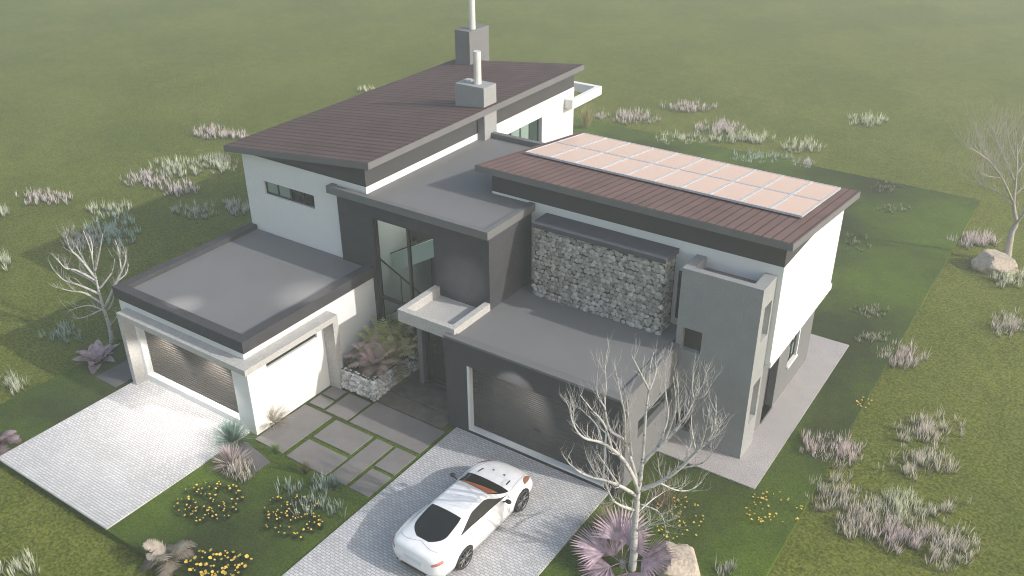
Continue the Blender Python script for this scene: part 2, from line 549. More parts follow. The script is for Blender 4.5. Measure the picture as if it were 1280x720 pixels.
slab_rects = [
    ((-4.75, -3.49, -4.17, -1.89), 'long grey paving slab running along the white garage wall'),
    ((-4.72, -4.07, -1.72, -1.18), 'small grey paving slab by the white wall, second from its far end'),
    ((-4.72, -4.09, -1.09, -0.55), 'small grey paving slab at the foot of the concrete portal post'),
    ((-3.92, -2.94, -1.76, -0.56), 'square grey paving slab in front of the stone planter'),
    ((-3.25, -1.62, -3.01, -1.94), 'grey paving slab in the middle of the terrace, all sides bordered by slabs'),
    ((-3.27, -1.58, -4.20, -3.19), 'grey paving slab at the lawn edge beside the long wall slab'),
    ((-2.81, 0.19, -1.77, -0.42), 'largest grey paving slab, in front of the brown entrance steps'),
    ((-1.45, -0.75, -4.18, -1.94), 'narrow upright grey paving slab between wider ones'),
    ((-0.61, 0.20, -3.00, -1.93), 'grey paving slab beside the driveway, nearest the big entrance slab'),
    ((-0.58, 0.20, -4.19, -3.14), 'grey paving slab beside the driveway, at the lawn corner'),
]
for (x0, x1, y0, y1), lab in slab_rects:
    o = MB().box(x0, x1, y0, y1, LAWN_Z - 0.08, -0.012).build('paving_slab', M['slab'], origin=((x0 + x1) / 2, (y0 + y1) / 2, LAWN_Z))
    tag(o, lab, 'paving slab', 'grey paving slabs of the front terrace')
# small dark slab in the flower bed beside the left driveway
p1, p2, p3, p4 = (ground(u, v, -0.02) for u, v in ((296, 563), (306, 551), (338, 577), (317, 592)))
o = MB().prism([(p.x, p.y) for p in (p1, p4, p3, p2)], 'z', LAWN_Z - 0.08, -0.015).build('paving_slab', M['darkslab'])
tag(fix_normals(o), 'dark stone slab lying in the bed behind the spiky plant', 'paving slab')

# ------------------------------------------------------------------ the house
H = thing('house', (0, 0, 0), 'modern white and charcoal two storey house with two sloping brown tiled roofs', 'house')


def part(mb, name, mat, parent=H, label=None, fix=False, smooth=False):
    o = mb.build(name, mat, parent, smooth)
    if fix:
        fix_normals(o)
    if label:
        o['label'] = label
    return o


def window(parent, axis, pos, a0, a1, z0, z1, out, depth, nm=2, name='window', panes=None, fr=0.055, trans=None):
    """frame bars + one mesh of panes, set 'depth' back from a face at pos whose outward direction is out (+1/-1)"""
    d = pos - out * depth
    fm, pm = MB(), MB()

    def bx(mb, A, B, C, D, near, far):
        lo, hi = sorted((d + out * near, d - out * far))
        if axis == 'y':
            mb.box(A, B, lo, hi, C, D)
        else:
            mb.box(lo, hi, A, B, C, D)
    bx(fm, a0, a1, z0, z0 + fr, 0.03, 0.05)
    bx(fm, a0, a1, z1 - fr, z1, 0.03, 0.05)
    bx(fm, a0, a0 + fr, z0 + fr, z1 - fr, 0.03, 0.05)
    bx(fm, a1 - fr, a1, z0 + fr, z1 - fr, 0.03, 0.05)
    for k in range(1, nm):
        c = a0 + (a1 - a0) * k / nm
        bx(fm, c - fr / 2, c + fr / 2, z0 + fr, z1 - fr, 0.028, 0.048)
    if trans:
        bx(fm, a0 + fr, a1 - fr, trans - fr / 2, trans + fr / 2, 0.026, 0.046)
    f = part(fm, name, M['frame'], parent)
    for k in range(nm):
        c0 = a0 + fr + (a1 - a0 - 2 * fr) * k / nm
        c1 = a0 + fr + (a1 - a0 - 2 * fr) * (k + 1) / nm
        pm = MB()
        bx(pm, c0, c1, z0 + fr, z1 - fr, -0.008, 0.018)
        part(pm, 'pane', (panes[k] if panes else M['pane']), f)
    return f


# ---- left garage wing
part(MB().wall('y', -3.96, 0.3, -11.15, -4.87, -0.2, 3.2, [(-10.43, -5.62, 0.25, 2.55)]), 'wall', M['white'])
part(MB().wall('x', -4.87, -0.3, -3.655, 2.12, -0.2, 3.2, [(-3.15, -0.87, 2.14, 2.5)]), 'wall', M['white'])
part(MB().wall('x', -11.15, 0.3, -3.655, 2.22, -0.2, 3.2), 'wall', M['dark'])
part(MB().box(-3.12 * 0 - 4.99, -4.96, -3.2, -0.8, 2.1, 2.55), 'slot_window', M['pane'])
def ribbed(x0, x1, y, z0, z1, pitch):
    mb = MB()
    n = int(round((z1 - z0) / pitch)); p = (z1 - z0) / n
    poly = [(y + .05, z0)]
    for i in range(n):
        a = z0 + i * p
        poly += [(y + .012, a), (y - .004, a + p * .25), (y - .004, a + p * .75), (y + .012, a + p * .999)]
    poly += [(y + .05, z1)]
    return mb.prism(poly, 'x', x0, x1)


gd = part(ribbed(-10.47, -5.58, -3.72, 0.2, 2.6, 0.10), 'garage_door', M['slats'], label='brown slatted garage door, lit from above', fix=True)
part(MB().box(-8.15, -7.9, -3.735, -3.722, 1.02, 1.07), 'handle', M['carblack'], gd)
pf = MB()
pf.box(-10.76, -4.37, -4.39, -3.962, 2.71, 2.92)
pf.box(-4.868, -4.37, -3.962, -0.30, 2.71, 2.92)
pf.box(-10.76, -10.56, -4.39, -3.962, -0.2, 2.71)
pf.box(-4.868, -4.37, -0.54, -0.30, -0.2, 2.71)
part(pf, 'portal_frame', M['concrete'])
pp = MB()
X0, X1, Y0, Y1 = -11.28, -4.76, -4.02, 2.126
pp.box(X0, X1, Y0, Y0 + 0.36, 3.19, 3.61)
pp.box(X1 - 0.36, X1, Y0 + 0.36, Y1, 3.19, 3.61)
pp.box(X0, X0 + 0.36, Y0 + 0.36, 2.22, 3.19, 3.61)
part(pp, 'parapet', M['dark'])
part(MB().box(X0 + 0.35, X1 - 0.35, Y0 + 0.35, 2.22, 3.2, 3.43), 'flat_roof', M['membrane'])

# ---- left tall wing
LX0, LX1, LY0, LY1 = -11.2, -4.94, 2.23, 16.2
part(MB().wall('y', LY0, 0.3, LX0, LX1, -0.2, 6.55, [(-10.19, -7.57, 5.08, 5.62)]), 'wall', M['white'])
part(MB().wall('x', LX1, -0.3, LY0 + 0.3, LY1, -0.2, 6.55, [(10.64, 13.5, 4.2, 5.89)]), 'wall', M['white'])
part(MB().wall('x', LX0, 0.3, LY0 + 0.3, LY1, -0.2, 6.55), 'wall', M['white'])
part(MB().wall('y', LY1 - 0.3, 0.297, LX0 + 0.3, LX1 - 0.3, -0.2, 6.55), 'wall', M['white'])
zt = lambda x: 6.82 + (x + 11.71) * 0.1166          # roof top over x


def band_poly(x0, x1):
    return [(x0, 6.55), (x1, 6.55), (x1, zt(x1) - 0.255), (x0, zt(x0) - 0.255)]


part(MB().prism(band_poly(LX0 + 0.01, LX1 - 0.01), 'y', LY0 + 0.01, LY1 - 0.01), 'clerestory_band', M['band'], fix=True)
rl = part(MB().prism([(-11.71, zt(-11.71) - 0.012), (-4.44, zt(-4.44) - 0.012), (-4.44, zt(-4.44)), (-11.71, zt(-11.71))], 'y', 1.90, 16.14), 'tiled_roof', M['tileL'], fix=True)
part(MB().prism([(-11.73, zt(-11.73) - 0.25), (-4.42, zt(-4.42) - 0.25), (-4.42, zt(-4.42) - 0.013), (-11.73, zt(-11.73) - 0.013)], 'y', 1.88, 16.16), 'fascia', M['fascia'], rl, fix=True)
window(H, 'y', LY0, -10.19, -7.57, 5.08, 5.62, -1, 0.12, 4, panes=[M['blind'], M['blind'], M['pane'], M['pane']])
window(H, 'x', LX1, 10.64, 13.5, 4.2, 5.89, 1, 0.2, 4, panes=[M['pane_green'], M['blind'], M['blind'], M['pane_green']])
# chimneys
ch = part(MB().box(-6.0, -4.62, 8.78, 9.62, zt(-6.0) - 0.2, 8.40).box(-4.937, -4.615, 8.79, 9.61, 4.0, zt(-4.93) - 0.26), 'chimney', M['tower'], label='grey rendered chimney at the roof edge, low block')
fl = MB().tube([(-5.2, 9.2, 8.38), (-5.2, 9.2, 9.66)], [0.15, 0.15], 14)
part(fl, 'flue', M['metal'], ch, smooth=False)
part(MB().tube([(-5.72, 9.3, 8.38), (-5.72, 9.3, 8.46)], [0.16, 0.15], 12), 'vent_cap', M['concrete'], ch)
ch2 = part(MB().box(-10.88, -10.03, 15.2, 16.75, -0.2, 8.55), 'chimney', M['greywall'], label='tall grey rendered chimney at the far roof corner')
part(MB().tube([(-10.25, 15.75, 8.52), (-10.25, 15.75, 9.92)], [0.155, 0.155], 14), 'flue', M['metal'], ch2)
# white balcony hoop on the far corner
bh = MB()
bh.box(-4.72, -4.5, 15.35, 18.0, 5.80, 6.2)
bh.box(-4.937, -4.72, 15.35, 15.6, 5.80, 6.2)
bh.box(-6.8, -4.72, 17.75, 18.0, 5.80, 6.2)
bh.box(-6.8, -6.55, 16.21, 17.75, 5.80, 6.2)
part(bh, 'balcony_beam', M['white'])

# ---- middle stair block
part(MB().wall('y', 2.13, 0.25, -6.30, 0.28, -0.2, 6.12, [(-4.70, -2.0, 0.45, 5.50)]), 'wall', M['dark'])
part(MB().wall('x', 0.28, -0.25, 2.38, 4.62, -0.2, 6.12), 'wall', M['dark'])
part(MB().box(-6.30, -6.1, 2.131, 2.225, 3.2, 6.12), 'wall', M['dark'])
mp = MB()
mp.box(-6.55, 0.40, 1.90, 2.12, 6.09, 6.36)
mp.box(0.18, 0.40, 2.12, 4.66, 6.09, 6.36)
mp.box(-6.55, -6.33, 2.12, 2.226, 6.09, 6.36)
part(mp, 'parapet', M['fascia'])
part(MB().box(-4.936, -1.42, 9.2, 9.42, 6.09, 6.50), 'parapet', M['fascia'])
part(MB().prism([(-6.33, 2.12), (0.18, 2.12), (0.18, 4.68), (-1.39, 4.68), (-1.39, 9.2), (-4.93, 9.2), (-4.93, 2.226), (-6.33, 2.226)], 'z', 6.10, 6.30), 'flat_roof', M['membrane'], fix=True)
# stair hall behind the tall window
hall = MB()
hall.box(-6.25, -0.6, 5.6, 5.7, 0.0, 6.09)
hall.box(-6.29, -6.2, 2.40, 5.6, 0.0, 6.09)
hall.box(-0.7, -0.6, 2.40, 5.6, 0.0, 6.09)
hall.box(-6.2, -0.7, 2.40, 5.6, 0.02, 0.12)
part(hall, 'hall_wall', M['interior'])
part(MB().box(-5.6, -0.72, 5.45, 5.59, 0.13, 6.05), 'hall_wall', M['darkslab'])
st = MB()
for k in range(7):                                   # upper flight, rising to the right
    st.box(-6.18 + 0.24 * k, -5.94 + 0.24 * k, 4.2, 5.3, 2.5 + 0.24 * k, 3.12 + 0.24 * k)
st.box(-4.5, -0.7, 4.2, 5.44, 3.4, 4.8)
stair = part(st, 'staircase', M['stairdark'])
st = MB()
for k in range(11):                                  # lower flight in front of it
    st.box(-5.75 + 0.26 * k, -5.49 + 0.26 * k, 2.75, 3.7, 0.25 + 0.185 * k, 0.62 + 0.185 * k)
part(st, 'stair_flight', M['slab'], stair)
bal = MB()
bal.prism([(-6.0, 2.15), (-2.9, 4.02), (-2.9, 4.72), (-6.0, 2.95)], 'y', 3.24, 3.32)
bal.prism([(-5.7, 0.35), (-2.9, 2.30), (-2.9, 2.55), (-5.7, 0.68)], 'y', 2.69, 2.745)
part(bal, 'balustrade', M['interior'], stair, fix=True)
rail = MB().tube([(-5.4, 2.62, 3.85), (-2.4, 2.62, 2.42)], [0.035] * 2, 6).tube([(-5.9, 3.20, 3.05), (-2.9, 3.20, 4.78)], [0.025] * 2, 6)
rail.tube([(-4.0, 2.62, 3.18), (-4.0, 2.62, 1.7)], [0.02] * 2, 5).tube([(-2.9, 2.62, 2.66), (-2.9, 2.62, 1.9)], [0.02] * 2, 5)
part(rail, 'handrail', M['frame'], stair)
wf = MB()
for a, b_, z0, z1 in ((-4.70, -4.60, 0.45, 5.5), (-3.23, -3.13, 0.45, 5.5), (-2.06, -2.0, 0.45, 5.5)):
    wf.box(a, b_, 2.20, 2.30, z0, z1)
for a, b_ in ((-4.60, -3.23), (-3.13, -2.06)):
    for z0, z1 in ((0.45, 0.53), (2.28, 2.40), (5.44, 5.50)):
        wf.box(a, b_, 2.205, 2.295, z0, z1)
sw = part(wf, 'stair_window', M['frame'])
part(MB().box(-4.61, -3.22, 2.245, 2.257, 0.5, 5.46), 'pane', M['glass'], sw)
part(MB().box(-3.14, -2.05, 2.245, 2.257, 0.5, 5.46), 'pane', M['glass'], sw)

# ---- entrance and its canopy
part(MB().box(-2.21, -2.0, 1.25, 2.126, -0.2, 3.25), 'entrance_pier', M['greywall'])
part(MB().box(-2.0, -0.01, 1.20, 1.36, -0.2, 0.16), 'threshold', M['dark'])
ed = MB()
for a, b_ in ((-2.0, -1.88), (-1.22, -1.06), (-0.30, -0.02)):
    ed.box(a, b_, 1.42, 1.54, 0.16, 3.2)
ed.box(-1.88, -1.22, 1.43, 1.53, 0.16, 0.28)
ed.box(-1.06, -0.30, 1.43, 1.53, 0.16, 0.28)
edo = part(ed, 'entrance_door', M['frame'])
part(MB().box(-1.89, -1.21, 1.47, 1.485, 0.26, 3.2), 'pane', M['pane'], edo)
part(MB().box(-1.07, -0.29, 1.47, 1.485, 0.26, 3.2), 'pane', M['pane'], edo)
part(MB().tube([(-1.14, 1.36, 1.0), (-1.14, 1.36, 1.7)], [0.02, 0.02], 8).box(-1.15, -1.13, 1.36, 1.43, 1.05, 1.08).box(-1.15, -1.13, 1.36, 1.43, 1.62, 1.65), 'handle', M['chrome'], edo)
cp = MB()
cx0, cx1, cy0, cy1 = -2.03, 0.29, 0.16, 2.126
cp.box(cx0, cx1, cy0, cy0 + 0.22, 3.215, 3.66)
cp.box(cx0, cx0 + 0.22, cy0 + 0.22, cy1, 3.215, 3.66)
cp.box(cx1 - 0.22, cx1, cy0 + 0.22, cy1, 3.30, 3.66)
cp.box(cx0 + 0.22, cx1 - 0.22, cy0 + 0.22, cy1, 3.215, 3.33)
part(cp, 'canopy', M['concrete'])

# ---- right garage
part(MB().wall('y', 0.0, 0.3, 0.0, 6.40, -0.2, 3.40, [(0.85, 5.92, 0.08, 2.60)]), 'wall', M['dark'])
part(MB().wall('x', 6.40, -0.28, 0.3, 3.62, -0.2, 3.40, [(1.05, 3.5, 1.45, 2.1)]), 'wall', M['greywall'])
part(MB().wall('x', 0.0, 0.28, 0.3, 2.12, -0.2, 3.40), 'wall', M['dark'])
part(MB().box(6.16, 6.22, 1.0, 3.55, 1.4, 2.15), 'slot_window', M['pane'])
rev = MB()                                           # white reveal of the double door
rev.box(0.852, 0.93, 0.004, 0.298, 0.082, 2.598)
rev.box(0.93, 5.918, 0.004, 0.298, 0.082, 0.15)
rev.box(5.86, 5.918, 0.004, 0.298, 0.15, 2.598)
part(rev, 'door_frame', M['white'])
gd2 = part(ribbed(0.93, 5.86, 0.20, 0.15, 2.60, 0.075), 'garage_door', M['slats_dark'], label='wide dark slatted double garage door', fix=True)
part(MB().box(3.25, 3.5, 0.18, 0.198, 1.0, 1.05), 'handle', M['carblack'], gd2)
rp = MB()
rp.box(-0.02, 6.42, -0.02, 0.30, 3.38, 3.46)
rp.box(6.12, 6.42, 0.30, 3.608, 3.38, 3.46)
part(rp, 'parapet', M['fascia'])
part(MB().box(0.285, 6.13, 0.29, 4.69, 3.30, 3.40), 'flat_roof', M['membrane'])

# ---- gabion feature wall
gx0, gx1, gy0, gy1, gz0, gz1 = 0.86, 5.64, 3.80, 4.69, 3.40, 5.96
gb = part(MB().box(gx0 + 0.06, gx1 - 0.06, gy0 + 0.06, gy1, gz0, gz1), 'gabion_wall', M['core'], label='stone filled gabion wall under a dark coping')
rng = random.Random(5)
stn = MB()
s = 0.155
for iz in range(int((gz1 - gz0) / s) + 1):
    for ix in range(int((gx1 - gx0) / s) + 1):
        rr = rng.uniform(0.070, 0.100)
        x = gx0 + 0.05 + (ix + 0.5 * (iz % 2)) * s + rng.uniform(-0.03, 0.03)
        z = gz0 + 0.05 + iz * s + rng.uniform(-0.03, 0.03)
        if gx0 + 0.03 < x < gx1 - 0.03 and z < gz1 - 0.02:
            rock_into(stn, (x, gy0 + 0.055 + rng.uniform(-0.02, 0.02), z), (rr * 1.15, rr * .7, rr * 1.05), rng, 2)
    for iy in range(1, int((gy1 - gy0) / s)):
        rr = rng.uniform(0.068, 0.094)
        z = gz0 + 0.05 + iz * s + rng.uniform(-0.03, 0.03)
        if z < gz1 - 0.02:
            rock_into(stn, (gx1 - 0.05 + rng.uniform(-0.02, 0.01), gy0 + 0.06 + iy * s, z), (rr * .7, rr * 1.1, rr), rng, 2)
part(stn, 'stones', M['stone'], gb)
part(MB().box(gx0 - 0.02, gx1 + 0.03, gy0 - 0.05, gy1, gz1, gz1 + 0.15), 'coping', M['coping'], gb)

# ---- right tall wing
RX0, RX1, RY0, RY1 = -1.38, 8.95, 4.69, 10.70
part(MB().wall('y', RY0, 0.3, RX0, RX1, 2.97, 6.38, [(5.70, 6.22, 3.62, 5.36)]), 'wall', M['white'])
part(MB().wall('x', RX1, -0.3, RY0 + 0.3, RY1, 2.97, 6.38), 'wall', M['white'])
part(MB().wall('x', RX0, 0.3, RY0 + 0.3, RY1, -0.2, 6.38), 'wall', M['white'])
part(MB().wall('y', RY1, -0.3, RX0 + 0.3, RX1 - 0.3, 2.97, 6.38), 'wall', M['white'])
part(MB().box(8.60, RX1 + 0.045, RY0 - 0.0, RY1 + 0.04, 2.90, 2.96).box(RX1 + 0.002, RX1 + 0.045, RY0, RY1 + 0.04, 2.962, 3.11), 'ledge', M['white'])
part(MB().wall('x', 8.65, -0.25, RY0, 10.4, -0.2, 2.90, [(5.71, 6.81, 0.02, 2.9), (7.84, 8.78, 1.05, 2.17)]), 'wall', M['greywall'])
part(MB().wall('y', 10.4, 0.25, 3.0, 8.4, -0.2, 2.90), 'wall', M['tower'])
part(MB().box(8.33, 8.38, 5.6, 6.9, 0.0, 2.9), 'side_door', M['band'])
part(MB().box(8.38, 8.70, 5.72, 6.80, -0.1, 0.02), 'doorstep', M['slab'])
wf = window(H, 'x', 8.65, 7.92, 8.70, 1.12, 2.12, 1, 0.08, 2, fr=0.06, trans=1.75, panes=[M['blind'], M['blind']])
part(MB().box(8.52, 8.72, 7.80, 8.82, 1.00, 1.08).box(8.56, 8.68, 8.72, 8.80, 1.082, 2.2), 'sill', M['white'], wf)
zr = lambda y: 7.35 - (y - 4.35) * 0.1316


def bandr(y0, y1):
    return [(y0, 6.38), (y1, 6.38), (y1, zr(y1) - 0.24), (y0, zr(y0) - 0.24)]


yb = 4.35 + (7.35 - 0.24 - 6.38) / 0.1316
part(MB().prism([(RY0 + 0.005, 6.38), (yb, 6.38), (RY0 + 0.005, zr(RY0) - 0.24)], 'x', RX0 + 0.005, RX1 - 0.005), 'clerestory_band', M['band'], fix=True)
rr_ = part(MB().prism([(4.37, zr(4.37) - 0.012), (11.47, zr(11.47) - 0.012), (11.47, zr(11.47)), (4.37, zr(4.37))], 'x', -1.83, 9.18), 'tiled_roof', M['tileR'], fix=True)
part(MB().prism([(4.35, zr(4.35) - 0.24), (11.49, zr(11.49) - 0.24), (11.49, zr(11.49) - 0.013), (4.35, zr(4.35) - 0.013)], 'x', -1.85, 9.20), 'fascia', M['fascia'], rr_, fix=True)
sl = window(H, 'y', RY0, 5.72, 6.20, 3.64, 5.34, -1, 0.06, 1, fr=0.05)
part(MB().box(5.67, 5.72, RY0 - 0.03, RY0 + 0.12, 3.56, 5.36).box(5.72, 6.25, RY0 - 0.05, RY0 + 0.12, 3.56, 3.63), 'surround', M['white'], sl)

# ---- grey tower beside the right garage
tx0, tx1, ty0, ty1 = 6.27, 8.79, 3.61, 4.685
part(MB().wall('y', ty0, 0.24, tx0, tx1, -0.2, 6.08, [(6.47, 7.11, 3.30, 4.09), (6.46, 7.05, 0.28, 1.02)]), 'wall', M['tower'])
part(MB().wall('x', tx1, -0.36, ty0 + 0.24, ty1, -0.2, 6.08, [(3.93, 4.52, 4.15, 5.35), (3.93, 4.52, 1.15, 2.62)]), 'wall', M['tower'])
part(MB().wall('x', tx0, 0.32, ty0 + 0.24, ty1, 3.3, 6.08), 'wall', M['tower'])
part(MB().box(tx0 + 0.32, tx1 - 0.36, ty0 + 0.24, ty1, 5.60, 5.72), 'flat_roof', M['slab'])
part(MB().box(6.44, 7.13, ty0 + 0.20, ty0 + 0.235, 3.27, 4.12), 'window', M['frame'])
part(MB().box(6.43, 7.08, ty0 + 0.20, ty0 + 0.235, 0.25, 1.05), 'window', M['frame'])
part(MB().box(tx1 - 0.34, tx1 - 0.25, 3.90, 4.55, 4.12, 5.38), 'window', M['white'])
part(MB().box(tx1 - 0.34, tx1 - 0.25, 3.90, 4.55, 1.12, 2.65), 'window', M['white'])

# ------------------------------------------------------------------ solar panels
k = 0.1316
sl_ = math.atan(k)
for row in range(2):
    for c in range(10):
        x = -1.40 + 1.005 * c
        y = 6.78 + 2.12 * row
        z = zr(y) + 0.05
        lab = '%s solar panel of the %s row%s' % (
            ['first', 'second', 'third', 'fourth', 'fifth', 'sixth', 'seventh', 'eighth', 'ninth', 'tenth'][c],
            ['front', 'back'][row], ', counted from the chimney end')
        t = thing('solar_panel', (x, y, z), 'pale pink ' + lab, 'solar panel', 'solar panels on the right roof')
        t.rotation_euler = (-sl_, 0, 0)
        if row == 0 and c == 0:
            w, h = 1.0, 2.12
            f = MB().box(0, w, 0, 0.04, 0, 0.07).box(0, w, h - 0.04, h, 0, 0.07).box(0, 0.04, 0.04, h - 0.04, 0, 0.07).box(w - 0.04, w, 0.04, h - 0.04, 0, 0.07)
            pf_ = f.build('panel_frame', M['alu'], t)
            pg_ = MB().box(0.035, w - 0.035, 0.035, h - 0.035, 0.02, 0.058).build('glass', M['solar'], t)
        else:
            for s_ in (pf_, pg_):
                o = s_.copy(); COL.objects.link(o); o.parent = t

# ------------------------------------------------------------------ stone planter
px0, px1, py0, py1 = -4.40, -2.88, -0.42, 2.10
pl = thing('stone_planter', ((px0 + px1) / 2, 0.8, 0), 'low planter walled with pale loose stones beside the entrance', 'planter')
L0 = Vector(pl.location)
mb = MB()
rng = random.Random(11)
s = 0.115
walls = [((px0, py0), (px1, py0)), ((px1, py0), (px1, py1))]
for (ax_, ay_), (bx_, by_) in walls:
    ln = math.hypot(bx_ - ax_, by_ - ay_)
    for iz in range(8):
        for i in range(int(ln / s) + 1):
            for dpt in ((0, 1) if iz == 7 else (0,)):
                tt = min(1, (i + 0.5 * (iz % 2)) * s / ln)
                x = ax_ + (bx_ - ax_) * tt; y = ay_ + (by_ - ay_) * tt
                off = dpt * 0.13
                if ay_ == by_:
                    y += off
                else:
                    x -= off
                r_ = rng.uniform(0.054, 0.076)
                rock_into(mb, (x - L0.x + rng.uniform(-.025, .025), y - L0.y + rng.uniform(-.025, .025), 0.05 + iz * 0.098 + rng.uniform(-.02, .02)), (r_ * 1.2, r_, r_), rng)
mb.build('stones', M['stone2'], pl)
MB().box(px0 - L0.x - .03, px1 - L0.x - 0.02, py0 + 0.02 - L0.y, py0 + .16 - L0.y, -.1, .78).box(px1 - .16 - L0.x, px1 - .02 - L0.x, py0 + .16 - L0.y, py1 - L0.y, -.1, .78).build('core', M['core'], pl)
MB().box(px0 + 0.0 - L0.x, px1 - 0.165 - L0.x, py0 + 0.165 - L0.y, py1 - L0.y, -0.1, 0.64).build('soil', M['soil'], pl)


# ------------------------------------------------------------------ car
def build_car():
    prof = [   # y, then (x, z) x8 from sill to centre line
        (-2.40, [(.50, .36), (.60, .44), (.64, .56), (.62, .68), (.55, .78), (.42, .83), (.22, .86), (0, .87)]),
        (-2.33, [(.64, .30), (.74, .42), (.79, .58), (.77, .74), (.68, .86), (.52, .905), (.28, .93), (0, .94)]),
        (-2.15, [(.79, .22), (.87, .40), (.90, .60), (.875, .78), (.74, .89), (.56, .94), (.30, .965), (0, .975)]),
        (-1.80, [(.84, .20), (.925, .40), (.945, .62), (.915, .83), (.76, .93), (.60, .995), (.33, 1.03), (0, 1.04)]),
        (-1.33, [(.85, .20), (.935, .40), (.958, .63), (.935, .85), (.78, .95), (.60, 1.10), (.35, 1.155), (0, 1.17)]),
        (-.80, [(.86, .20), (.915, .40), (.935, .62), (.90, .82), (.785, .93), (.575, 1.19), (.35, 1.25), (0, 1.265)]),
        (-.30, [(.87, .20), (.905, .38), (.92, .60), (.885, .79), (.79, .89), (.555, 1.225), (.34, 1.28), (0, 1.29)]),
        (.20, [(.87, .20), (.90, .38), (.915, .60), (.88, .78), (.79, .875), (.555, 1.19), (.34, 1.25), (0, 1.265)]),
        (.60, [(.87, .20), (.90, .38), (.915, .60), (.88, .77), (.79, .86), (.61, 1.045), (.36, 1.11), (0, 1.125)]),
        (1.00, [(.87, .20), (.915, .38), (.935, .60), (.895, .77), (.79, .85), (.62, .905), (.38, .94), (0, .955)]),
        (1.41, [(.86, .20), (.925, .40), (.948, .60), (.90, .77), (.76, .835), (.58, .855), (.35, .875), (0, .88)]),
        (1.80, [(.83, .20), (.905, .36), (.92, .53), (.86, .68), (.72, .75), (.54, .78), (.33, .80), (0, .805)]),
        (2.08, [(.76, .20), (.82, .32), (.83, .46), (.76, .585), (.63, .645), (.47, .675), (.28, .695), (0, .70)]),
        (2.26, [(.60, .22), (.66, .30), (.67, .41), (.61, .50), (.50, .55), (.37, .575), (.22, .59), (0, .595)]),
        (2.33, [(.42, .26), (.47, .32), (.47, .39), (.43, .44), (.35, .47), (.26, .49), (.15, .50), (0, .505)]),
    ]
    ys = [p[0] for p in prof]

    def cr(p0, p1, p2, p3, t):
        return 0.5 * ((2 * p1) + (-p0 + p2) * t + (2 * p0 - 5 * p1 + 4 * p2 - p3) * t * t + (-p0 + 3 * p1 - 3 * p2 + p3) * t ** 3)

    def row(i, t):
        i = max(0, min(len(prof) - 1, i))
        pts = prof[i][1]
        a = min(int(t), 6); f = t - a
        g_ = lambda k: pts[max(0, k)] if k <= 7 else (-pts[14 - k][0], pts[14 - k][1])
        q = [g_(a - 1), g_(a), g_(a + 1), g_(a + 2)]
        return tuple(cr(q[0][c], q[1][c], q[2][c], q[3][c], f) for c in (0, 1))

    def S(y, t):
        i = 0
        while i < len(ys) - 2 and y > ys[i + 1]:
            i += 1
        # non-uniform: hermite with finite-difference tangents
        y0, y1 = ys[i], ys[i + 1]
        f = max(0, min(1, (y - y0) / (y1 - y0)))
        r0, r1 = row(i, t), row(i + 1, t)
        rm, rp = row(i - 1, t), row(i + 2, t)
        ym, yp = ys[max(0, i - 1)], ys[min(len(ys) - 1, i + 2)]
        out = []
        for c in (0, 1):
            m0 = (r1[c] - rm[c]) / (y1 - ym) * (y1 - y0)
            m1 = (rp[c] - r0[c]) / (yp - y0) * (y1 - y0)
            h = (2 * f ** 3 - 3 * f * f + 1) * r0[c] + (f ** 3 - 2 * f * f + f) * m0 + (-2 * f ** 3 + 3 * f * f) * r1[c] + (f ** 3 - f * f) * m1
            out.append(h)
        return Vector((max(0, out[0]), y, out[1]))

    def Nrm(y, t):
        e = 0.01
        a = S(y + e, t) - S(y - e, t)
        b = S(y, min(7, t + e * 4)) - S(y, max(0, t - e * 4))
        n = a.cross(b)
        if n.length < 1e-9:
            return Vector((0, 0, 1))
        n.normalize()
        c = Vector((0, y, 0.5))
        if n.dot(S(y, t) - c) < 0:
            n = -n
        return n

    def sgn(p, s):
        return Vector((p.x * s, p.y, p.z))

    t_ = thing('parked_car', (3.40, -3.48, 0.004), 'white two door sports coupe parked on the driveway of the right garage', 'car')
    t_.rotation_euler = (0, 0, R(-1.0))
    # body shell
    NY, NT = 96, 42
    vs, fs = [], []
    for i in range(NY + 1):
        y = ys[0] + (ys[-1] - ys[0]) * i / NY
        for j in range(-NT, NT + 1):
            t = 7 - 7 * abs(j) / NT
            p = S(y, t)
            vs.append((p.x if j > 0 else -p.x, p.y, p.z))
    W = 2 * NT + 1
    for i in range(NY):
        for j in range(W - 1):
            fs.append((i * W + j, i * W + j + 1, (i + 1) * W + j + 1, (i + 1) * W + j))
        fs.append((i * W + W - 1, i * W, (i + 1) * W, (i + 1) * W + W - 1))
    fs.append(tuple(range(W))); fs.append(tuple(range(NY * W, NY * W + W))[::-1])
    b = MB().add(vs, fs).build('body', M['paint'], t_, smooth=True)
    bm = bmesh.new(); bm.from_mesh(b.data)
    bmesh.ops.remove_doubles(bm, verts=bm.verts, dist=1e-5)
    bmesh.ops.recalc_face_normals(bm, faces=bm.faces)
    bm.to_mesh(b.data); bm.free()
    # wheel arches cut out of the body
    cut = MB()
    for s in (-1, 1):
        for y in (-1.35, 1.39):
            x0, x1 = (0.62, 1.15) if s > 0 else (-1.15, -0.62)
            cut.tube([(x0, y, 0.345), (x1, y, 0.345)], [0.385, 0.385], 40)
    co = fix_normals(cut.build('arch_cut', M['carblack'], t_))
    md = b.modifiers.new('arches', 'BOOLEAN'); md.object = co; md.operation = 'DIFFERENCE'; md.solver = 'EXACT'
    bpy.context.view_layer.update()
    ev = b.evaluated_get(bpy.context.evaluated_depsgraph_get())
    me = bpy.data.meshes.new_from_object(ev)
    b.modifiers.clear()
    b.data = me
    bpy.data.objects.remove(co, do_unlink=True)

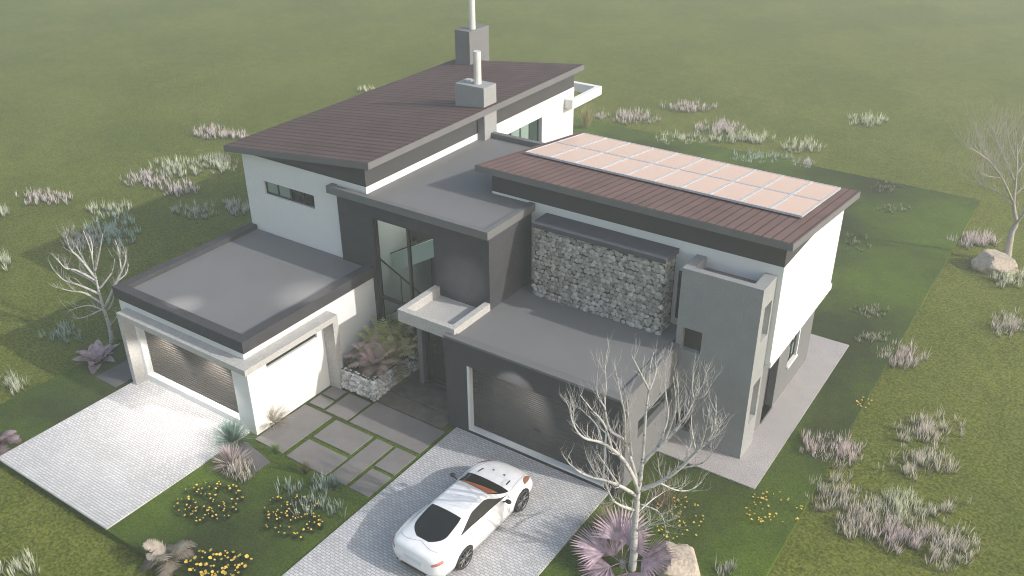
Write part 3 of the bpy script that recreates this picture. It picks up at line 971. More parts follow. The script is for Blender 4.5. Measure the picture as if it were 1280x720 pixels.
    def patch(name, mat, y0, y1, lo, hi, s, n=24, m=10, off=0.006, parent=t_):
        vs, fs = [], []
        for i in range(n + 1):
            y = y0 + (y1 - y0) * i / n
            for j in range(m + 1):
                t = lo(y) + (hi(y) - lo(y)) * j / m
                ss = s
                if t > 7:
                    t, ss = 14 - t, -s
                vs.append(sgn(S(y, t) + Nrm(y, t) * off, ss))
        for i in range(n):
            for j in range(m):
                a = i * (m + 1) + j
                fs.append((a, a + 1, a + m + 2, a + m + 1))
        return fix_normals(MB().add(vs, fs).build(name, mat, parent, smooth=True))

    lerp = lambda a, b_, f: a + (b_ - a) * max(0, min(1, f))
    # windscreen, full width; rear window with rounded lower corners; side windows
    wlo = lambda y: lerp(5.25, 4.45, (y - .26) / .74)
    ws = patch('windscreen', M['carglass'], 0.27, 1.00, wlo, lambda y: 14 - wlo(y), 1, 20, 24)
    patch('windscreen_tan_patch', M['tan'], 0.275, 0.62, lambda y: wlo(y) + .10 + .25 * max(0, y - .4), lambda y: lerp(8.9, wlo(.62) + .12, (y - .275) / .34), 1, 14, 8, 0.009, ws)  # tan patch painted over the opaque glass for the orange seen in it
    rlo = lambda y: 5.28 + 1.1 * max(0, (-1.50 - y) / 0.46) ** 2.2 if y < -1.5 else 5.28 + 0.1 * max(0, (y + 1.1) / .2)
    patch('rear_window', M['carglass'], -1.96, -0.92, rlo, lambda y: 14 - rlo(y), 1, 24, 24)

    def slo(y):
        return 4.16 + 0.0 * y

    def shi(y):
        if y > 0.05:
            return lerp(4.90, 4.20, (y - .05) / .78)
        if y < -0.55:
            return lerp(4.90, 4.22, ((-0.55 - y) / .72) ** 1.3)
        return 4.90
    for s in (-1, 1):
        patch('side_window', M['carglass'], -1.25, 0.82, slo, shi, s, 40, 6)
    # panel gaps
    def line(name, pts, s, w=0.008, parent=b):
        p3 = [sgn(S(y, t) + Nrm(y, t) * 0.002, s) for y, t in pts]
        return MB().tube(p3, [w / 2] * len(p3), 4).build(name, M['carblack'], parent)
    for s in (-1, 1):
        dl = [(-0.62, 4.05), (-0.70, 3.2), (-0.66, 2.0), (-0.55, 1.0), (-0.45, 0.6)]
        dl += [(-0.45 + 1.15 * i / 8, 0.55) for i in range(1, 9)]
        dl += [(0.74, 1.2), (0.80, 2.2), (0.86, 3.2), (0.84, 4.05)]
        fine = []
        for (a0, a1), (b0, b1) in zip(dl, dl[1:]):
            for q in range(4):
                fine.append((a0 + (b0 - a0) * q / 4, a1 + (b1 - a1) * q / 4))
        line('door_gap', fine, s)
        line('bonnet_gap', [(0.98 + 1.1 * i / 14, 4.25 + 0.35 * math.sin(i / 14 * 1.5)) for i in range(15)], s, 0.007)
        patch('bonnet_vent', M['carblack'], 1.18, 1.42, lambda y: 5.35, lambda y: 5.55, s, 6, 2, 0.005)
        patch('washer_jet', M['carblack'], 1.50, 1.56, lambda y: 6.35, lambda y: 6.55, s, 2, 2, 0.005)
        patch('headlight', M['lampglass'], 1.62, 2.16, lambda y: 3.25 + 0.3 * (y - 1.62), lambda y: 3.25 + 0.3 * (y - 1.62) + 1.0 * math.sin(max(0, min(1, (y - 1.60) / .58)) * math.pi) ** .7, s, 16, 6, 0.006)
        patch('tail_light', M['taillamp'], -2.39, -2.14, lambda y: 3.05, lambda y: 3.55, s, 8, 6, 0.006)
        # mirrors
        mm = MB()
        rngm = random.Random(3)
        rock_into(mm, (s * 1.0, 0.60, 0.93), (0.10, 0.075, 0.065), rngm, 2, amp=0.0)
        mm.tube([(s * .83, .58, .86), (s * .97, .60, .91)], [.025, .02], 6)
        mm.build('wing_mirror', M['carblack'], t_, smooth=True)
        # exhausts
        MB().tube([(s * .5, -2.42, .30), (s * .5, -2.2, .30)], [.055, .055], 12).build('exhaust', M['chrome'], t_)
    line('boot_gap', [(-2.02 - 0.10 * math.sin(i / 12 * 3.1416), 4.3 + 2.7 * i / 12) for i in range(13)], 1)
    line('boot_gap', [(-2.02 - 0.10 * math.sin(i / 12 * 3.1416), 4.3 + 2.7 * i / 12) for i in range(13)], -1)
    # number plate recess and diffuser
    MB().box(-.30, .30, -2.412, -2.392, .52, .68).build('number_plate', M['plate'], t_)
    MB().box(-.62, .62, -2.36, -2.15, .20, .33).build('diffuser', M['carblack'], t_)
    MB().box(-.35, .35, 2.28, 2.345, .24, .40).build('grille', M['carblack'], t_)
    MB().box(-.80, .80, -2.1, 2.0, .14, .24).build('underbody', M['carblack'], t_)
    # no seats behind the opaque glass; wheels
    for s in (-1, 1):
        for y in (-1.35, 1.39):
            c = Vector((s * 0.845, y, 0.345))
            ty = MB()
            ring = [(-.115, .27), (-.125, .31), (-.10, .34), (0, .347), (.10, .34), (.125, .31), (.115, .27)]
            n = 40
            vs = [(c.x + a * s, c.y + r_ * math.cos(6.2832 * q / n), c.z + r_ * math.sin(6.2832 * q / n)) for q in range(n) for a, r_ in ring]
            m_ = len(ring)
            fs = [(q * m_ + a, q * m_ + a + 1, ((q + 1) % n) * m_ + a + 1, ((q + 1) % n) * m_ + a) for q in range(n) for a in range(m_ - 1)]
            ty.add(vs, fs)
            w = fix_normals(ty.build('wheel', M['tyre'], t_, smooth=True))
            rm = MB()
            rr = [(.115, .275), (.10, .262), (.06, .25), (-.11, .25)]
            vs = [(c.x + a * s, c.y + r_ * math.cos(6.2832 * q / n), c.z + r_ * math.sin(6.2832 * q / n)) for q in range(n) for a, r_ in rr]
            fs = [(q * 4 + a, q * 4 + a + 1, ((q + 1) % n) * 4 + a + 1, ((q + 1) % n) * 4 + a) for q in range(n) for a in range(3)]
            rm.add(vs, fs)
            for q in range(10):
                an = 6.2832 * q / 10
                d = Vector((0, math.cos(an), math.sin(an)))
                rm.tube([c + Vector((s * .085, 0, 0)) + d * .04, c + Vector((s * .10, 0, 0)) + d * .262], [.028, .016], 5)
            rm.tube([c + Vector((s * .06, 0, 0)), c + Vector((s * .105, 0, 0))], [.06, .05], 16)
            rm.build('rim', M['rim'], w)
            MB().tube([c + Vector((s * .0, 0, 0)), c + Vector((s * .03, 0, 0))], [.19, .19], 24).build('brake_disc', M['chrome'], w)
            MB().tube([c - Vector((s * .2, 0, 0)), c - Vector((s * .05, 0, 0))], [.36, .36], 24).build('wheel_well', M['carblack'], w)
    return t_


build_car()


# ------------------------------------------------------------------ trees
def smooth_line(pts, n=4):
    out = []
    for i in range(len(pts) - 1):
        p0, p1, p2, p3 = pts[max(0, i - 1)], pts[i], pts[i + 1], pts[min(len(pts) - 1, i + 2)]
        for q in range(n):
            t = q / n
            out.append(0.5 * (2 * p1 + (p2 - p0) * t + (2 * p0 - 5 * p1 + 4 * p2 - p3) * t * t + (-p0 + 3 * p1 - 3 * p2 + p3) * t ** 3))
    out.append(pts[-1])
    return out


def twig(mb, p, d, ln, r, rng, depth, up=0.35):
    pts, rad = [p], [r]
    n = 5
    for i in range(n):
        d = (d + Vector((rng.uniform(-.25, .25), rng.uniform(-.25, .25), rng.uniform(-.1, .2) + up * 0.4))).normalized()
        p = p + d * (ln / n)
        pts.append(p); rad.append(r * (1 - 0.85 * (i + 1) / n))
    mb.tube(pts, rad, 4 if r < .012 else 5)
    if depth > 0:
        for i in (2, 3, 4):
            if rng.random() < .8:
                dd = (d + Vector((rng.uniform(-1, 1), rng.uniform(-1, 1), rng.uniform(-.1, .8)))).normalized()
                twig(mb, pts[i], dd, ln * rng.uniform(.4, .65), r * .5, rng, depth - 1, up)


def bare_tree(name, base, trunk_px, limbs_px, scale_fn, r0, mat, label, group, seed, twigs=2, tl=(.35, .8), depth_spread=0.9, tr=0.35, lk=1.3):
    rng = random.Random(seed)
    t = thing(name, base, label, 'tree', group)
    base = Vector(base)
    P = lambda px, off: at(*scale_fn(px), base, off) - base
    tp = [P(q, 0.0) for q in trunk_px]
    tp[0].z = -0.05
    tl_ = smooth_line(tp, 4)
    n = len(tl_)
    # fluting and small swellings keep the trunk from being a plain tube
    mb = MB().tube(tl_, [(r0 * (1 - i / (n - 1)) ** 1.45 + .008) * (1 + 0.10 * noise.noise(Vector((seed, i * .7, 0)))) + 0.006 for i in range(n)], 9)
    mb.build('trunk', mat, t, smooth=True)
    bm_ = MB()
    for pts, rr in limbs_px:
        off = 0.0
        tgt = rng.uniform(-depth_spread, depth_spread)
        p3 = [P(q, tgt * (i / (len(pts) - 1)) ** 1.1) for i, q in enumerate(pts)]
        ln = smooth_line(p3, 4)
        m = len(ln)
        bm_.tube(ln, [rr * lk * (1 - 0.88 * i / (m - 1)) + 0.004 for i in range(m)], 6)
        for q in range(twigs * (len(pts) - 1)):
            i = rng.randrange(m // 5, m)
            d = (ln[min(m - 1, i + 1)] - ln[max(0, i - 1)]).normalized()
            dd = (d + Vector((rng.uniform(-1, 1), rng.uniform(-1, 1), rng.uniform(-.2, .9)))).normalized()
            twig(bm_, ln[i], dd, rng.uniform(*tl), rr * tr * (1 - .6 * i / m) + .002, rng, 1)
    bm_.build('branches', mat, t, smooth=True)
    return t


A8 = lambda q: (680 + q[0] / 4, 440 + q[1] / 4)
B8 = lambda q: (680 + q[0] / 4, 540 + q[1] / 4)
front_trunk = [(440, 1085), (450, 1000), (452, 900), (462, 790), (470, 700), (480, 650), (490, 560), (500, 450), (510, 300), (525, 180), (530, 80), (548, 0)]
front_limbs = [
    ([(470, 690), (440, 610), (380, 520), (290, 455), (200, 430), (150, 370), (128, 295)], .040),
    ([(290, 455), (265, 370), (200, 300), (150, 255)], .018), ([(340, 480), (300, 360), (240, 290), (180, 215)], .018),
    ([(380, 520), (350, 450), (270, 370)], .014),
    ([(525, 190), (490, 120), (440, 20)], .018), ([(525, 200), (560, 100), (555, 50)], .014), ([(510, 300), (575, 220), (580, 170)], .013),
    ([(475, 670), (430, 520), (400, 440), (330, 390), (305, 280), (310, 170), (305, 60)], .034),
    ([(405, 450), (405, 330), (380, 200), (350, 60)], .018), ([(305, 280), (265, 200), (270, 90)], .012), ([(440, 520), (420, 300), (415, 220)], .014),
    ([(495, 550), (600, 450), (680, 360), (720, 300), (750, 240), (800, 150)], .032),
    ([(750, 240), (740, 180), (748, 135)], .012), ([(750, 240), (800, 220), (838, 160)], .012), ([(680, 360), (670, 240), (672, 160)], .014),
    ([(600, 450), (640, 350), (660, 260), (645, 120)], .018), ([(560, 490), (620, 330), (608, 200), (610, 40)], .018),
    ([(480, 690), (580, 650), (680, 580), (760, 500), (820, 440), (850, 380), (860, 285)], .040),
    ([(760, 500), (740, 400), (735, 310)], .018), ([(770, 490), (800, 420), (825, 300)], .018), ([(690, 580), (780, 560), (830, 520), (848, 475)], .016),
    ([(825, 440), (870, 410), (880, 360)], .014), ([(700, 570), (720, 500), (735, 470)], .012),
    ([(580, 655), (660, 690), (730, 690), (790, 650)], .016), ([(600, 650), (575, 590), (570, 535)], .012),
    ([(465, 720), (380, 670), (300, 640), (220, 620), (150, 580), (108, 535)], .036),
    ([(320, 690), (290, 620), (270, 570)], .018), ([(385, 680), (330, 600), (270, 510)], .018), ([(280, 640), (230, 560), (205, 495)], .012),
    ([(455, 790), (400, 775), (350, 745), (320, 690)], .034), ([(350, 750), (320, 755), (280, 758)], .01),
    ([(470, 800), (540, 740), (600, 700)], .018), ([(460, 900), (520, 870), (600, 855), (640, 840)], .016), ([(500, 890), (530, 860), (525, 840)], .010),
    ([(480, 760), (560, 790), (595, 830), (610, 900)], .012),
]
bare_tree('bare_tree', ground(791, 711, LAWN_Z), front_trunk, front_limbs, A8, .105, M['birch'],
          'bare pale barked tree in front of the right garage, above the purple fan palm', 'bare leafless trees', 3, 5, (.3, .75), 1.0, lk=1.5)
C3 = lambda q: (q[0] / 3, 240 + q[1] / 3)
left_trunk = [(428, 600), (420, 550), (408, 495), (390, 440), (370, 370), (355, 300), (340, 220), (312, 145)]
left_limbs = [
    ([(392, 445), (330, 425), (255, 447)], .022), ([(392, 435), (330, 465), (288, 476)], .020), ([(385, 420), (320, 380), (270, 372), (220, 360)], .030),
    ([(378, 385), (300, 350), (240, 330), (198, 288)], .032), ([(365, 335), (290, 295), (245, 285), (213, 248)], .030),
    ([(360, 325), (300, 250), (265, 215), (248, 165)], .028), ([(355, 300), (370, 240), (385, 158)], .026), ([(345, 250), (345, 200), (333, 165)], .018),
    ([(372, 365), (420, 300), (430, 250)], .022), ([(395, 430), (440, 330), (470, 260), (468, 222)], .034), ([(455, 290), (445, 220), (430, 178)], .024),
    ([(405, 445), (430, 390), (422, 360)], .02), ([(372, 360), (340, 330), (260, 290), (255, 270)], .02), ([(335, 290), (300, 230), (280, 190)], .018),
    ([(430, 340), (470, 310), (482, 270)], .02), ([(415, 500), (440, 460), (430, 430)], .012),
]
bare_tree('bare_tree', ground(143, 427, FIELD_Z), left_trunk, left_limbs, C3, .10, M['birch'],
          'bare white tree behind the left garage corner, over the broad leaved plant', 'bare leafless trees', 7, 4, (.25, .6), 0.8, lk=1.7)
D4 = lambda q: (960 + q[0] / 4, 180 + q[1] / 4)
far_trunk = [(1188, 598), (1200, 530), (1218, 440), (1240, 395), (1228, 300), (1240, 180), (1245, 60), (1242, -60)]
far_limbs = [
    ([(1238, 400), (1275, 350), (1330, 250), (1350, 120)], .045), ([(1226, 290), (1170, 170), (1110, 90), (1060, 50), (1000, 10)], .035),
    ([(1230, 310), (1150, 240), (1080, 210), (1040, 200)], .025), ([(1238, 200), (1190, 80), (1150, -10), (1130, -60)], .030),
    ([(1243, 150), (1300, 60), (1340, -40)], .030), ([(1244, 90), (1210, 0), (1200, -70)], .02), ([(1228, 260), (1300, 200), (1370, 170)], .025),
    ([(1170, 170), (1100, 160), (1060, 140)], .018), ([(1110, 90), (1080, 30), (1060, -30)], .016), ([(1245, 60), (1275, -20), (1280, -80)], .018),
]
bare_tree('bare_tree', ground(1257, 328), far_trunk, far_limbs, D4, .19, M['graybark'],
          'grey twiggy bare tree growing beside the far boulder at the right edge', 'bare leafless trees', 21, 11, (.7, 1.7), 2.2, .3)


# ------------------------------------------------------------------ plants
def P_(name, lo, hi, h=.5, **k):
    if name not in M:
        M[name] = plant_mat(name, lo, hi, h, **k)
    return M[name]


def add_tuft(mb, c, h, rng, n=9, spread=.35, w=.028):
    for k in range(n):
        a = rng.uniform(0, 6.283)
        tilt = rng.uniform(0.05, spread)
        d = Vector((math.cos(a) * tilt, math.sin(a) * tilt, 1))
        b = Vector(c) + Vector((math.cos(a), math.sin(a), 0)) * rng.uniform(0, .06)
        mb.blade(b, d, h * rng.uniform(.6, 1.15), w * rng.uniform(.7, 1.4), rng.uniform(.0, .25), 2, Vector((math.cos(a + 1.57 + rng.uniform(-1, 1)), math.sin(a + 1.57), 0)))


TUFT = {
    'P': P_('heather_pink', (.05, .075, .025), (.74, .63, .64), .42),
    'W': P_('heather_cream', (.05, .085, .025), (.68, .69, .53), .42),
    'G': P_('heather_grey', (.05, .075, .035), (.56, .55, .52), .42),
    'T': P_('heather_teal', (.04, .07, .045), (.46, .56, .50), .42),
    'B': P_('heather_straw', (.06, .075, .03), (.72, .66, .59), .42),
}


def patch_of_tufts(u, v, wu, wv, kind, n, label, z=FIELD_Z, h=.42, seed=0, name='tuft_patch', slant=0.0, blades=9, w=.03, spread=.4):
    """a clump of upright flowering tufts standing on an ellipse of ground seen at u, v"""
    rng = random.Random(seed * 131 + int(u) * 7 + int(v))
    c = ground(u, v, z)
    mb = MB()
    roots = []
    for k in range(int(n * 1.9)):
        a = rng.uniform(0, 6.283); r = rng.random() ** .8
        du = math.cos(a) * r * wu * .62; dv = math.sin(a) * r * wv * .62 + slant * du
        p = ground(u + du, v + dv, z) - c
        add_tuft(mb, (p.x, p.y, -.02), h * rng.uniform(.65, 1.2), rng, blades, spread, w)
        q = Vector((p.x, p.y, .006))
        if roots:                                        # creeping runner to the nearest earlier tuft
            near = min(roots, key=lambda r_: (r_ - q).length)
            mb.tube([q, near], [.007, .007], 3)
        roots.append(q)
    o = mb.build(name, TUFT[kind], origin=None)
    o.location = c
    tag(o, label, 'plant', 'clumps of flowering tufts in the grass')
    return o


PT = [
    (57, 251, 60, 16, 'P', 34, 'pinkish tuft clump alone on the left field, left of the long clump'),
    (8, 270, 16, 10, 'W', 7, 'small cream tufts cut by the left picture edge, upper one'),
    (186, 228, 56, 16, 'P', 30, 'pink left end of the long tuft row beyond the garage'),
    (222, 212, 60, 18, 'W', 42, 'cream middle of the long tuft row beyond the garage'),
    (272, 208, 50, 20, 'W', 40, 'cream tufts at the right end of the long row, near the house corner'),
    (226, 240, 44, 16, 'P', 30, 'pale pink tufts just below the long row, at the shadow edge'),
    (263, 168, 34, 12, 'P', 26, 'pink tufts left of the brown roof corner'),
    (292, 172, 34, 10, 'P', 20, 'pink tufts half hidden behind the brown roof corner'),
    (138, 264, 54, 14, 'W', 22, 'cream tufts in sun above the dark tufts behind the bare tree'),
    (142, 290, 56, 34, 'T', 56, 'dark blue green tufts in shade behind the bare tree'),
    (102, 302, 40, 24, 'G', 30, 'grey tufts in shade left of the blue green ones'),
    (246, 268, 50, 18, 'G', 22, 'grey tufts in shade midway to the white house wall'),
    (293, 263, 30, 18, 'G', 18, 'grey tufts in shade against the white house wall'),
    (6, 330, 14, 18, 'W', 8, 'small cream tufts cut by the left picture edge, lower one'),
    (80, 422, 50, 24, 'T', 20, 'sparse blue green tufts in shade left of the bare tree trunk'),
    (16, 484, 34, 26, 'W', 18, 'cream tufts at the left edge above the driveway corner'),
    (24, 712, 50, 22, 'W', 14, 'cream tufts in the bottom left corner'),
    (458, 114, 22, 6, 'W', 8, 'few pale tufts just above the left roof edge'),
    (786, 150, 70, 14, 'P', 40, 'pink tufts behind the house next to the yellow reeds'),
    (860, 136, 60, 10, 'P', 34, 'farthest pink tuft row behind the house'),
    (898, 162, 56, 14, 'P', 40, 'pink tufts behind the solar roof, upper part of the long clump'),
    (918, 174, 56, 12, 'W', 32, 'cream tufts behind the solar roof, lower part of the long clump'),
    (948, 176, 34, 8, 'W', 18, 'cream tufts between the two long clumps behind the solar roof'),
    (1004, 186, 46, 14, 'W', 28, 'cream tufts right of the long clump behind the solar roof'),
    (850, 177, 56, 14, 'W', 30, 'cream tufts in shade close behind the solar roof, left one'),
    (950, 201, 66, 12, 'T', 32, 'grey green tufts in shade close behind the solar roof'),
    (1006, 209, 28, 10, 'G', 14, 'grey tufts at the right end of the shaded row by the solar roof'),
    (1083, 153, 46, 12, 'W', 28, 'lone pale tuft clump far out at the upper right'),
    (1216, 304, 52, 14, 'P', 34, 'pink tufts left of the far boulder'),
    (1262, 352, 40, 18, 'W', 24, 'cream tufts right below the far boulder'),
    (1128, 450, 52, 26, 'P', 34, 'pinkish tufts on the lawn edge right of the house'),
    (1262, 408, 46, 26, 'B', 34, 'straw tufts at the right picture edge below the boulder'),
    (1160, 540, 74, 30, 'B', 40, 'straw tufts on the right field below the lone pinkish pair'),
    (1148, 582, 90, 34, 'B', 34, 'sparse straw tufts in the middle of the right field'),
    (1046, 568, 60, 34, 'P', 46, 'pink tufts growing over the lawn edge at the path'),
    (1042, 622, 60, 40, 'B', 34, 'straw tufts along the lawn edge below the pink ones'),
    (1078, 652, 60, 44, 'B', 58, 'dense straw tufts, left part of the lower right clump'),
    (1124, 638, 60, 34, 'W', 50, 'dense cream tufts, upper part of the lower right clump'),
    (1130, 674, 70, 34, 'P', 48, 'dense pink tufts, lower part of the lower right clump'),
    (1184, 690, 66, 44, 'B', 44, 'straw tufts at the lower right, reaching the bottom edge'),
    (1178, 640, 80, 30, 'B', 10, 'few scattered straw tufts right of the dense clump'),
]
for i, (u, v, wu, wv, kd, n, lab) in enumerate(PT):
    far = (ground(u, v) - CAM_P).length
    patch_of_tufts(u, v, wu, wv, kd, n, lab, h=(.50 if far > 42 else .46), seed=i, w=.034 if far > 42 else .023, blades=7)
LT = [
    (1108, 236, 30, 12, 'G', 10, 'tiny pale tufts in the dark lawn behind the house, far ones'),
    (1118, 262, 44, 10, 'W', 10, 'tiny cream tufts in the dark lawn behind the house, near ones'),
    (1068, 304, 34, 20, 'W', 9, 'tiny tufts in the lawn by the white end wall'),
    (1088, 390, 40, 14, 'W', 14, 'tiny pale tufts in the lawn beyond the path corner'),
    (1092, 424, 40, 12, 'W', 16, 'tiny pale tufts in the lawn nearer the path corner'),
    (1010, 555, 24, 26, 'P', 8, 'few pale tufts in the bright lawn beside the path'),
    (904, 716, 26, 12, 'G', 6, 'grey tufts on the lawn at the bottom edge'),
    (300, 590, 38, 26, 'B', 22, 'pale upright tufts below the spiky rosette'),
    (386, 628, 44, 44, 'T', 13, 'pale green tufts among the yellow flowers of the middle bed'),
    (408, 606, 36, 18, 'T', 7, 'pale green tufts at the lower corner of the paving'),
]
LT += [(362, 612, 30, 20, 'T', 5, 'few pale green tufts on the lawn above the middle flower bed'), (424, 640, 24, 22, 'T', 4, 'few pale green tufts at the edge of the right driveway')]
for i, (u, v, wu, wv, kd, n, lab) in enumerate(LT):
    small = i < 5
    n = int(n * 1.6) if small else n
    patch_of_tufts(u, v, wu, wv, kd, n, lab, z=LAWN_Z, h=.22 if small else .42, seed=i + 90, blades=6 if small else 8, w=.024)

# yellow flowers
YEL = plain('yellow_petal', (.62, .44, .07), .6)
LEAF = P_('flower_leaf', (.02, .04, .015), (.035, .065, .02), .3)


def flower_bed(u, v, wu, wv, n, label, z=LAWN_Z, slant=0.0, r=.036, h=.14, leaves=True):
    rng = random.Random(int(u * 3 + v))
    c = ground(u, v, z)
    t = thing('yellow_flower_patch', c, label, 'flowers', 'yellow flower patches')
    fl, lf = MB(), MB()
    for k in range(int(n * 1.35)):
        a = rng.uniform(0, 6.283); q = math.sqrt(rng.random())
        du = math.cos(a) * q * wu / 2; dv = math.sin(a) * q * wv / 2 + slant * du
        p = ground(u + du, v + dv, z) - c
        hh = h * rng.uniform(.7, 1.3)
        top = Vector((p.x + rng.uniform(-.04, .04), p.y + rng.uniform(-.04, .04), hh))
        lf.tube([(p.x, p.y, -.02), top], [.006, .005], 3)
        rr = r * rng.uniform(.5, 1.25)
        tilt = Vector((rng.uniform(-.4, .4), rng.uniform(-.4, .4), 1)).normalized()
        m_ = 9
        ax = tilt.cross(Vector((1, 0, 0))).normalized(); ay = tilt.cross(ax)
        vs = [top + tilt * .01] + [top + (ax * math.cos(6.283 * i / m_) + ay * math.sin(6.283 * i / m_)) * rr * (1 if i % 2 else .8) + tilt * .02 for i in range(m_)]
        vs.append(top - tilt * .02)
        fl.add(vs, [(0, 1 + i, 1 + (i + 1) % m_) for i in range(m_)] + [(m_ + 1, 1 + (i + 1) % m_, 1 + i) for i in range(m_)])
        if leaves:
            for _ in range(8):
                a = rng.uniform(0, 6.283)
                lf.blade((p.x, p.y, -.01), (math.cos(a) * .8, math.sin(a) * .8, .9), rng.uniform(.12, .28), .04, .5, 2)
    o = fl.build('blossoms', YEL, t); o['kind'] = 'stuff'
    o = lf.build('foliage', LEAF, t); o['kind'] = 'stuff'


flower_bed(262, 632, 84, 54, 62, 'yellow flowers in the bed between the two driveways, nearest the left driveway', slant=-.12)
flower_bed(368, 648, 76, 56, 56, 'yellow flowers among pale tufts in the bed near the right driveway')
flower_bed(276, 708, 88, 34, 48, 'yellow flowers at the bottom edge beside the feathery palm', r=.054)
flower_bed(848, 652, 64, 56, 44, 'yellow flowers on the lawn right of the bare front tree', leaves=False)
flower_bed(966, 640, 76, 44, 34, 'yellow flowers on the lawn below the path corner', leaves=False, r=.04)
flower_bed(1078, 507, 20, 18, 9, 'few yellow flowers at the lawn edge beside the path', leaves=False, r=.04)


def spiky(name, u, v, z, r, n, w, mat, label, cat='plant', elev=(.15, 1.5), droop=.25, seed=1, zoff=0.0, h0=0.0):
    rng = random.Random(seed)
    c = ground(u, v, z); mb = MB()
    for k in range(n):
        a = rng.uniform(0, 6.283); e = rng.uniform(*elev)
        d = Vector((math.cos(a) * math.cos(e), math.sin(a) * math.cos(e), math.sin(e)))
        mb.blade((rng.uniform(-.05, .05) * r, rng.uniform(-.05, .05) * r, h0), d, r * rng.uniform(.75, 1.1), w * rng.uniform(.8, 1.2), droop, 4)
    o = mb.build(name, mat); o.location = c + Vector((0, 0, zoff))
    return tag(o, label, cat)


spiky('ornamental_grass', 291, 553, LAWN_Z, .85, 420, .022, P_('blue_grass', (.06, .11, .075), (.20, .31, .26), .6), 'bluish green grass tussock at the white garage corner', elev=(.5, 1.55), droop=.5, seed=2)
spiky('spiky_rosette', 290, 582, LAWN_Z, .75, 190, .05, P_('rosette_leaf', (.06, .065, .045), (.48, .40, .40), .5), 'grey pink spiky rosette plant by the left driveway edge', elev=(.1, 1.5), droop=.1, seed=3)
spiky('ornamental_grass', 339, 528, -.02, .85, 620, .016, P_('dry_grass', (.24, .19, .11), (.48, .42, .30), .5), 'round dry straw coloured grass ball against the white garage wall', elev=(.45, 1.57), droop=.45, seed=4)
spiky('ornamental_grass', 382, 592, LAWN_Z, .42, 160, .014, P_('fine_grass', (.06, .09, .03), (.20, .17, .09), .4), 'thin brownish grass on the lawn next to the paving', elev=(.7, 1.57), droop=.3, seed=5)
spiky('ornamental_grass', 345, 567, LAWN_Z, .40, 160, .014, P_('fine_green', (.06, .12, .03), (.17, .26, .08), .4), 'thin bright green grass beside the dark slab', elev=(.7, 1.57), droop=.3, seed=15)
spiky('ornamental_grass', 418, 610, LAWN_Z, .45, 200, .014, P_('blue_fine', (.06, .10, .07), (.17, .25, .21), .4), 'fine bluish grass at the lower corner of the paving', elev=(.6, 1.57), droop=.4, seed=6)
spiky('ornamental_grass', 762, 668, LAWN_Z, 1.0, 420, .018, P_('olive_grass', (.06, .075, .03), (.26, .23, .14), .9), 'large olive brown spiky grass behind the purple fan palm', elev=(.25, 1.57), droop=.35, seed=7)
spiky('ornamental_grass', 733, 164, FIELD_Z, 1.6, 220, .035, P_('reed', (.16, .17, .06), (.40, .36, .16), 1.0), 'yellowish reeds at the far corner of the white wing', elev=(1.1, 1.57), droop=.2, seed=8)
spiky('ornamental_grass', 1035, 415, LAWN_Z, .5, 26, .02, P_('pale_reed', (.12, .17, .06), (.36, .40, .22), .5), 'few pale curved blades at the far end of the grey side wall', elev=(.7, 1.4), droop=.9, seed=9) if False else None


def twiggy(u, v, z, size, mat, label, seed, n=26):
    rng = random.Random(seed); mb = MB()
    for k in range(n):
        a = rng.uniform(0, 6.283)
        d = Vector((math.cos(a) * .7, math.sin(a) * .7, 1)).normalized()
        twig(mb, Vector((rng.uniform(-.2, .2), rng.uniform(-.2, .2), 0)), d, size * rng.uniform(.6, 1.1), .009, rng, 2, .15)
    o = mb.build('twiggy_shrub', mat); o.location = ground(u, v, z)
    return tag(o, label, 'shrub')


twiggy(826, 634, LAWN_Z, 1.0, P_('brown_twigs', (.08, .06, .04), (.24, .16, .12), .8, trans=0), 'brown twiggy shrub right of the bare front tree trunk', 4)
twiggy(155, 425, FIELD_Z, 0.8, P_('dark_twigs', (.05, .045, .04), (.14, .11, .10), .8, trans=0), 'dark twiggy shrub between the bare tree and the garage wall', 5, 18)


def fan_leaf(mb, base, aim, stalk, radius, rng, n=26, span=2.5, w=.085):
    """a stalk ending in a round fan of narrow leaflets"""
    aim = Vector(aim).normalized()
    tip = Vector(base) + aim * stalk
    mb.tube([base, Vector(base) + aim * stalk * .5 + Vector((0, 0, .04)), tip], [.018, .014, .010], 5)
    side = aim.cross(Vector((0, 0, 1)))
    side = side.normalized() if side.length > 1e-3 else Vector((1, 0, 0))
    up = side.cross(aim).normalized()
    for k in range(n):
        an = -span / 2 + span * k / (n - 1)
        d = (aim * math.cos(an) + side * math.sin(an) + up * (.12 + .10 * abs(math.sin(an)))).normalized()
        mb.blade(tip, d, radius * rng.uniform(.9, 1.05) * (1 - .12 * abs(an)), w * (1.35 if k % 2 else 1.0), .30, 4, side=(side * math.cos(an) - aim * math.sin(an) + up * rng.uniform(-.5, .5)))


PURP = P_('purple_palm_leaf', (.17, .125, .15), (.50, .38, .44), .9, var=.3)
rng = random.Random(9)
t = thing('fan_palm', ground(778, 708, LAWN_Z), 'purple fan palm at the foot of the bare front tree', 'palm')
mb = MB()
for a, e, stl, rd in ((3.35, .35, .55, 1.10), (4.2, .10, .40, 1.0), (2.2, .95, .6, 1.10), (1.2, 1.15, .55, 1.0), (.25, .50, .6, 1.15), (5.5, .15, .45, .95), (2.75, .05, .35, .9)):
    fan_leaf(mb, (0, 0, .12), (math.cos(a) * math.cos(e), math.sin(a) * math.cos(e), math.sin(e)), stl, rd, rng)
mb.build('fronds', PURP, t)
MB().tube([(0, 0, -.05), (0, 0, .2)], [.10, .08], 8).build('stem', M['graybark'], t)


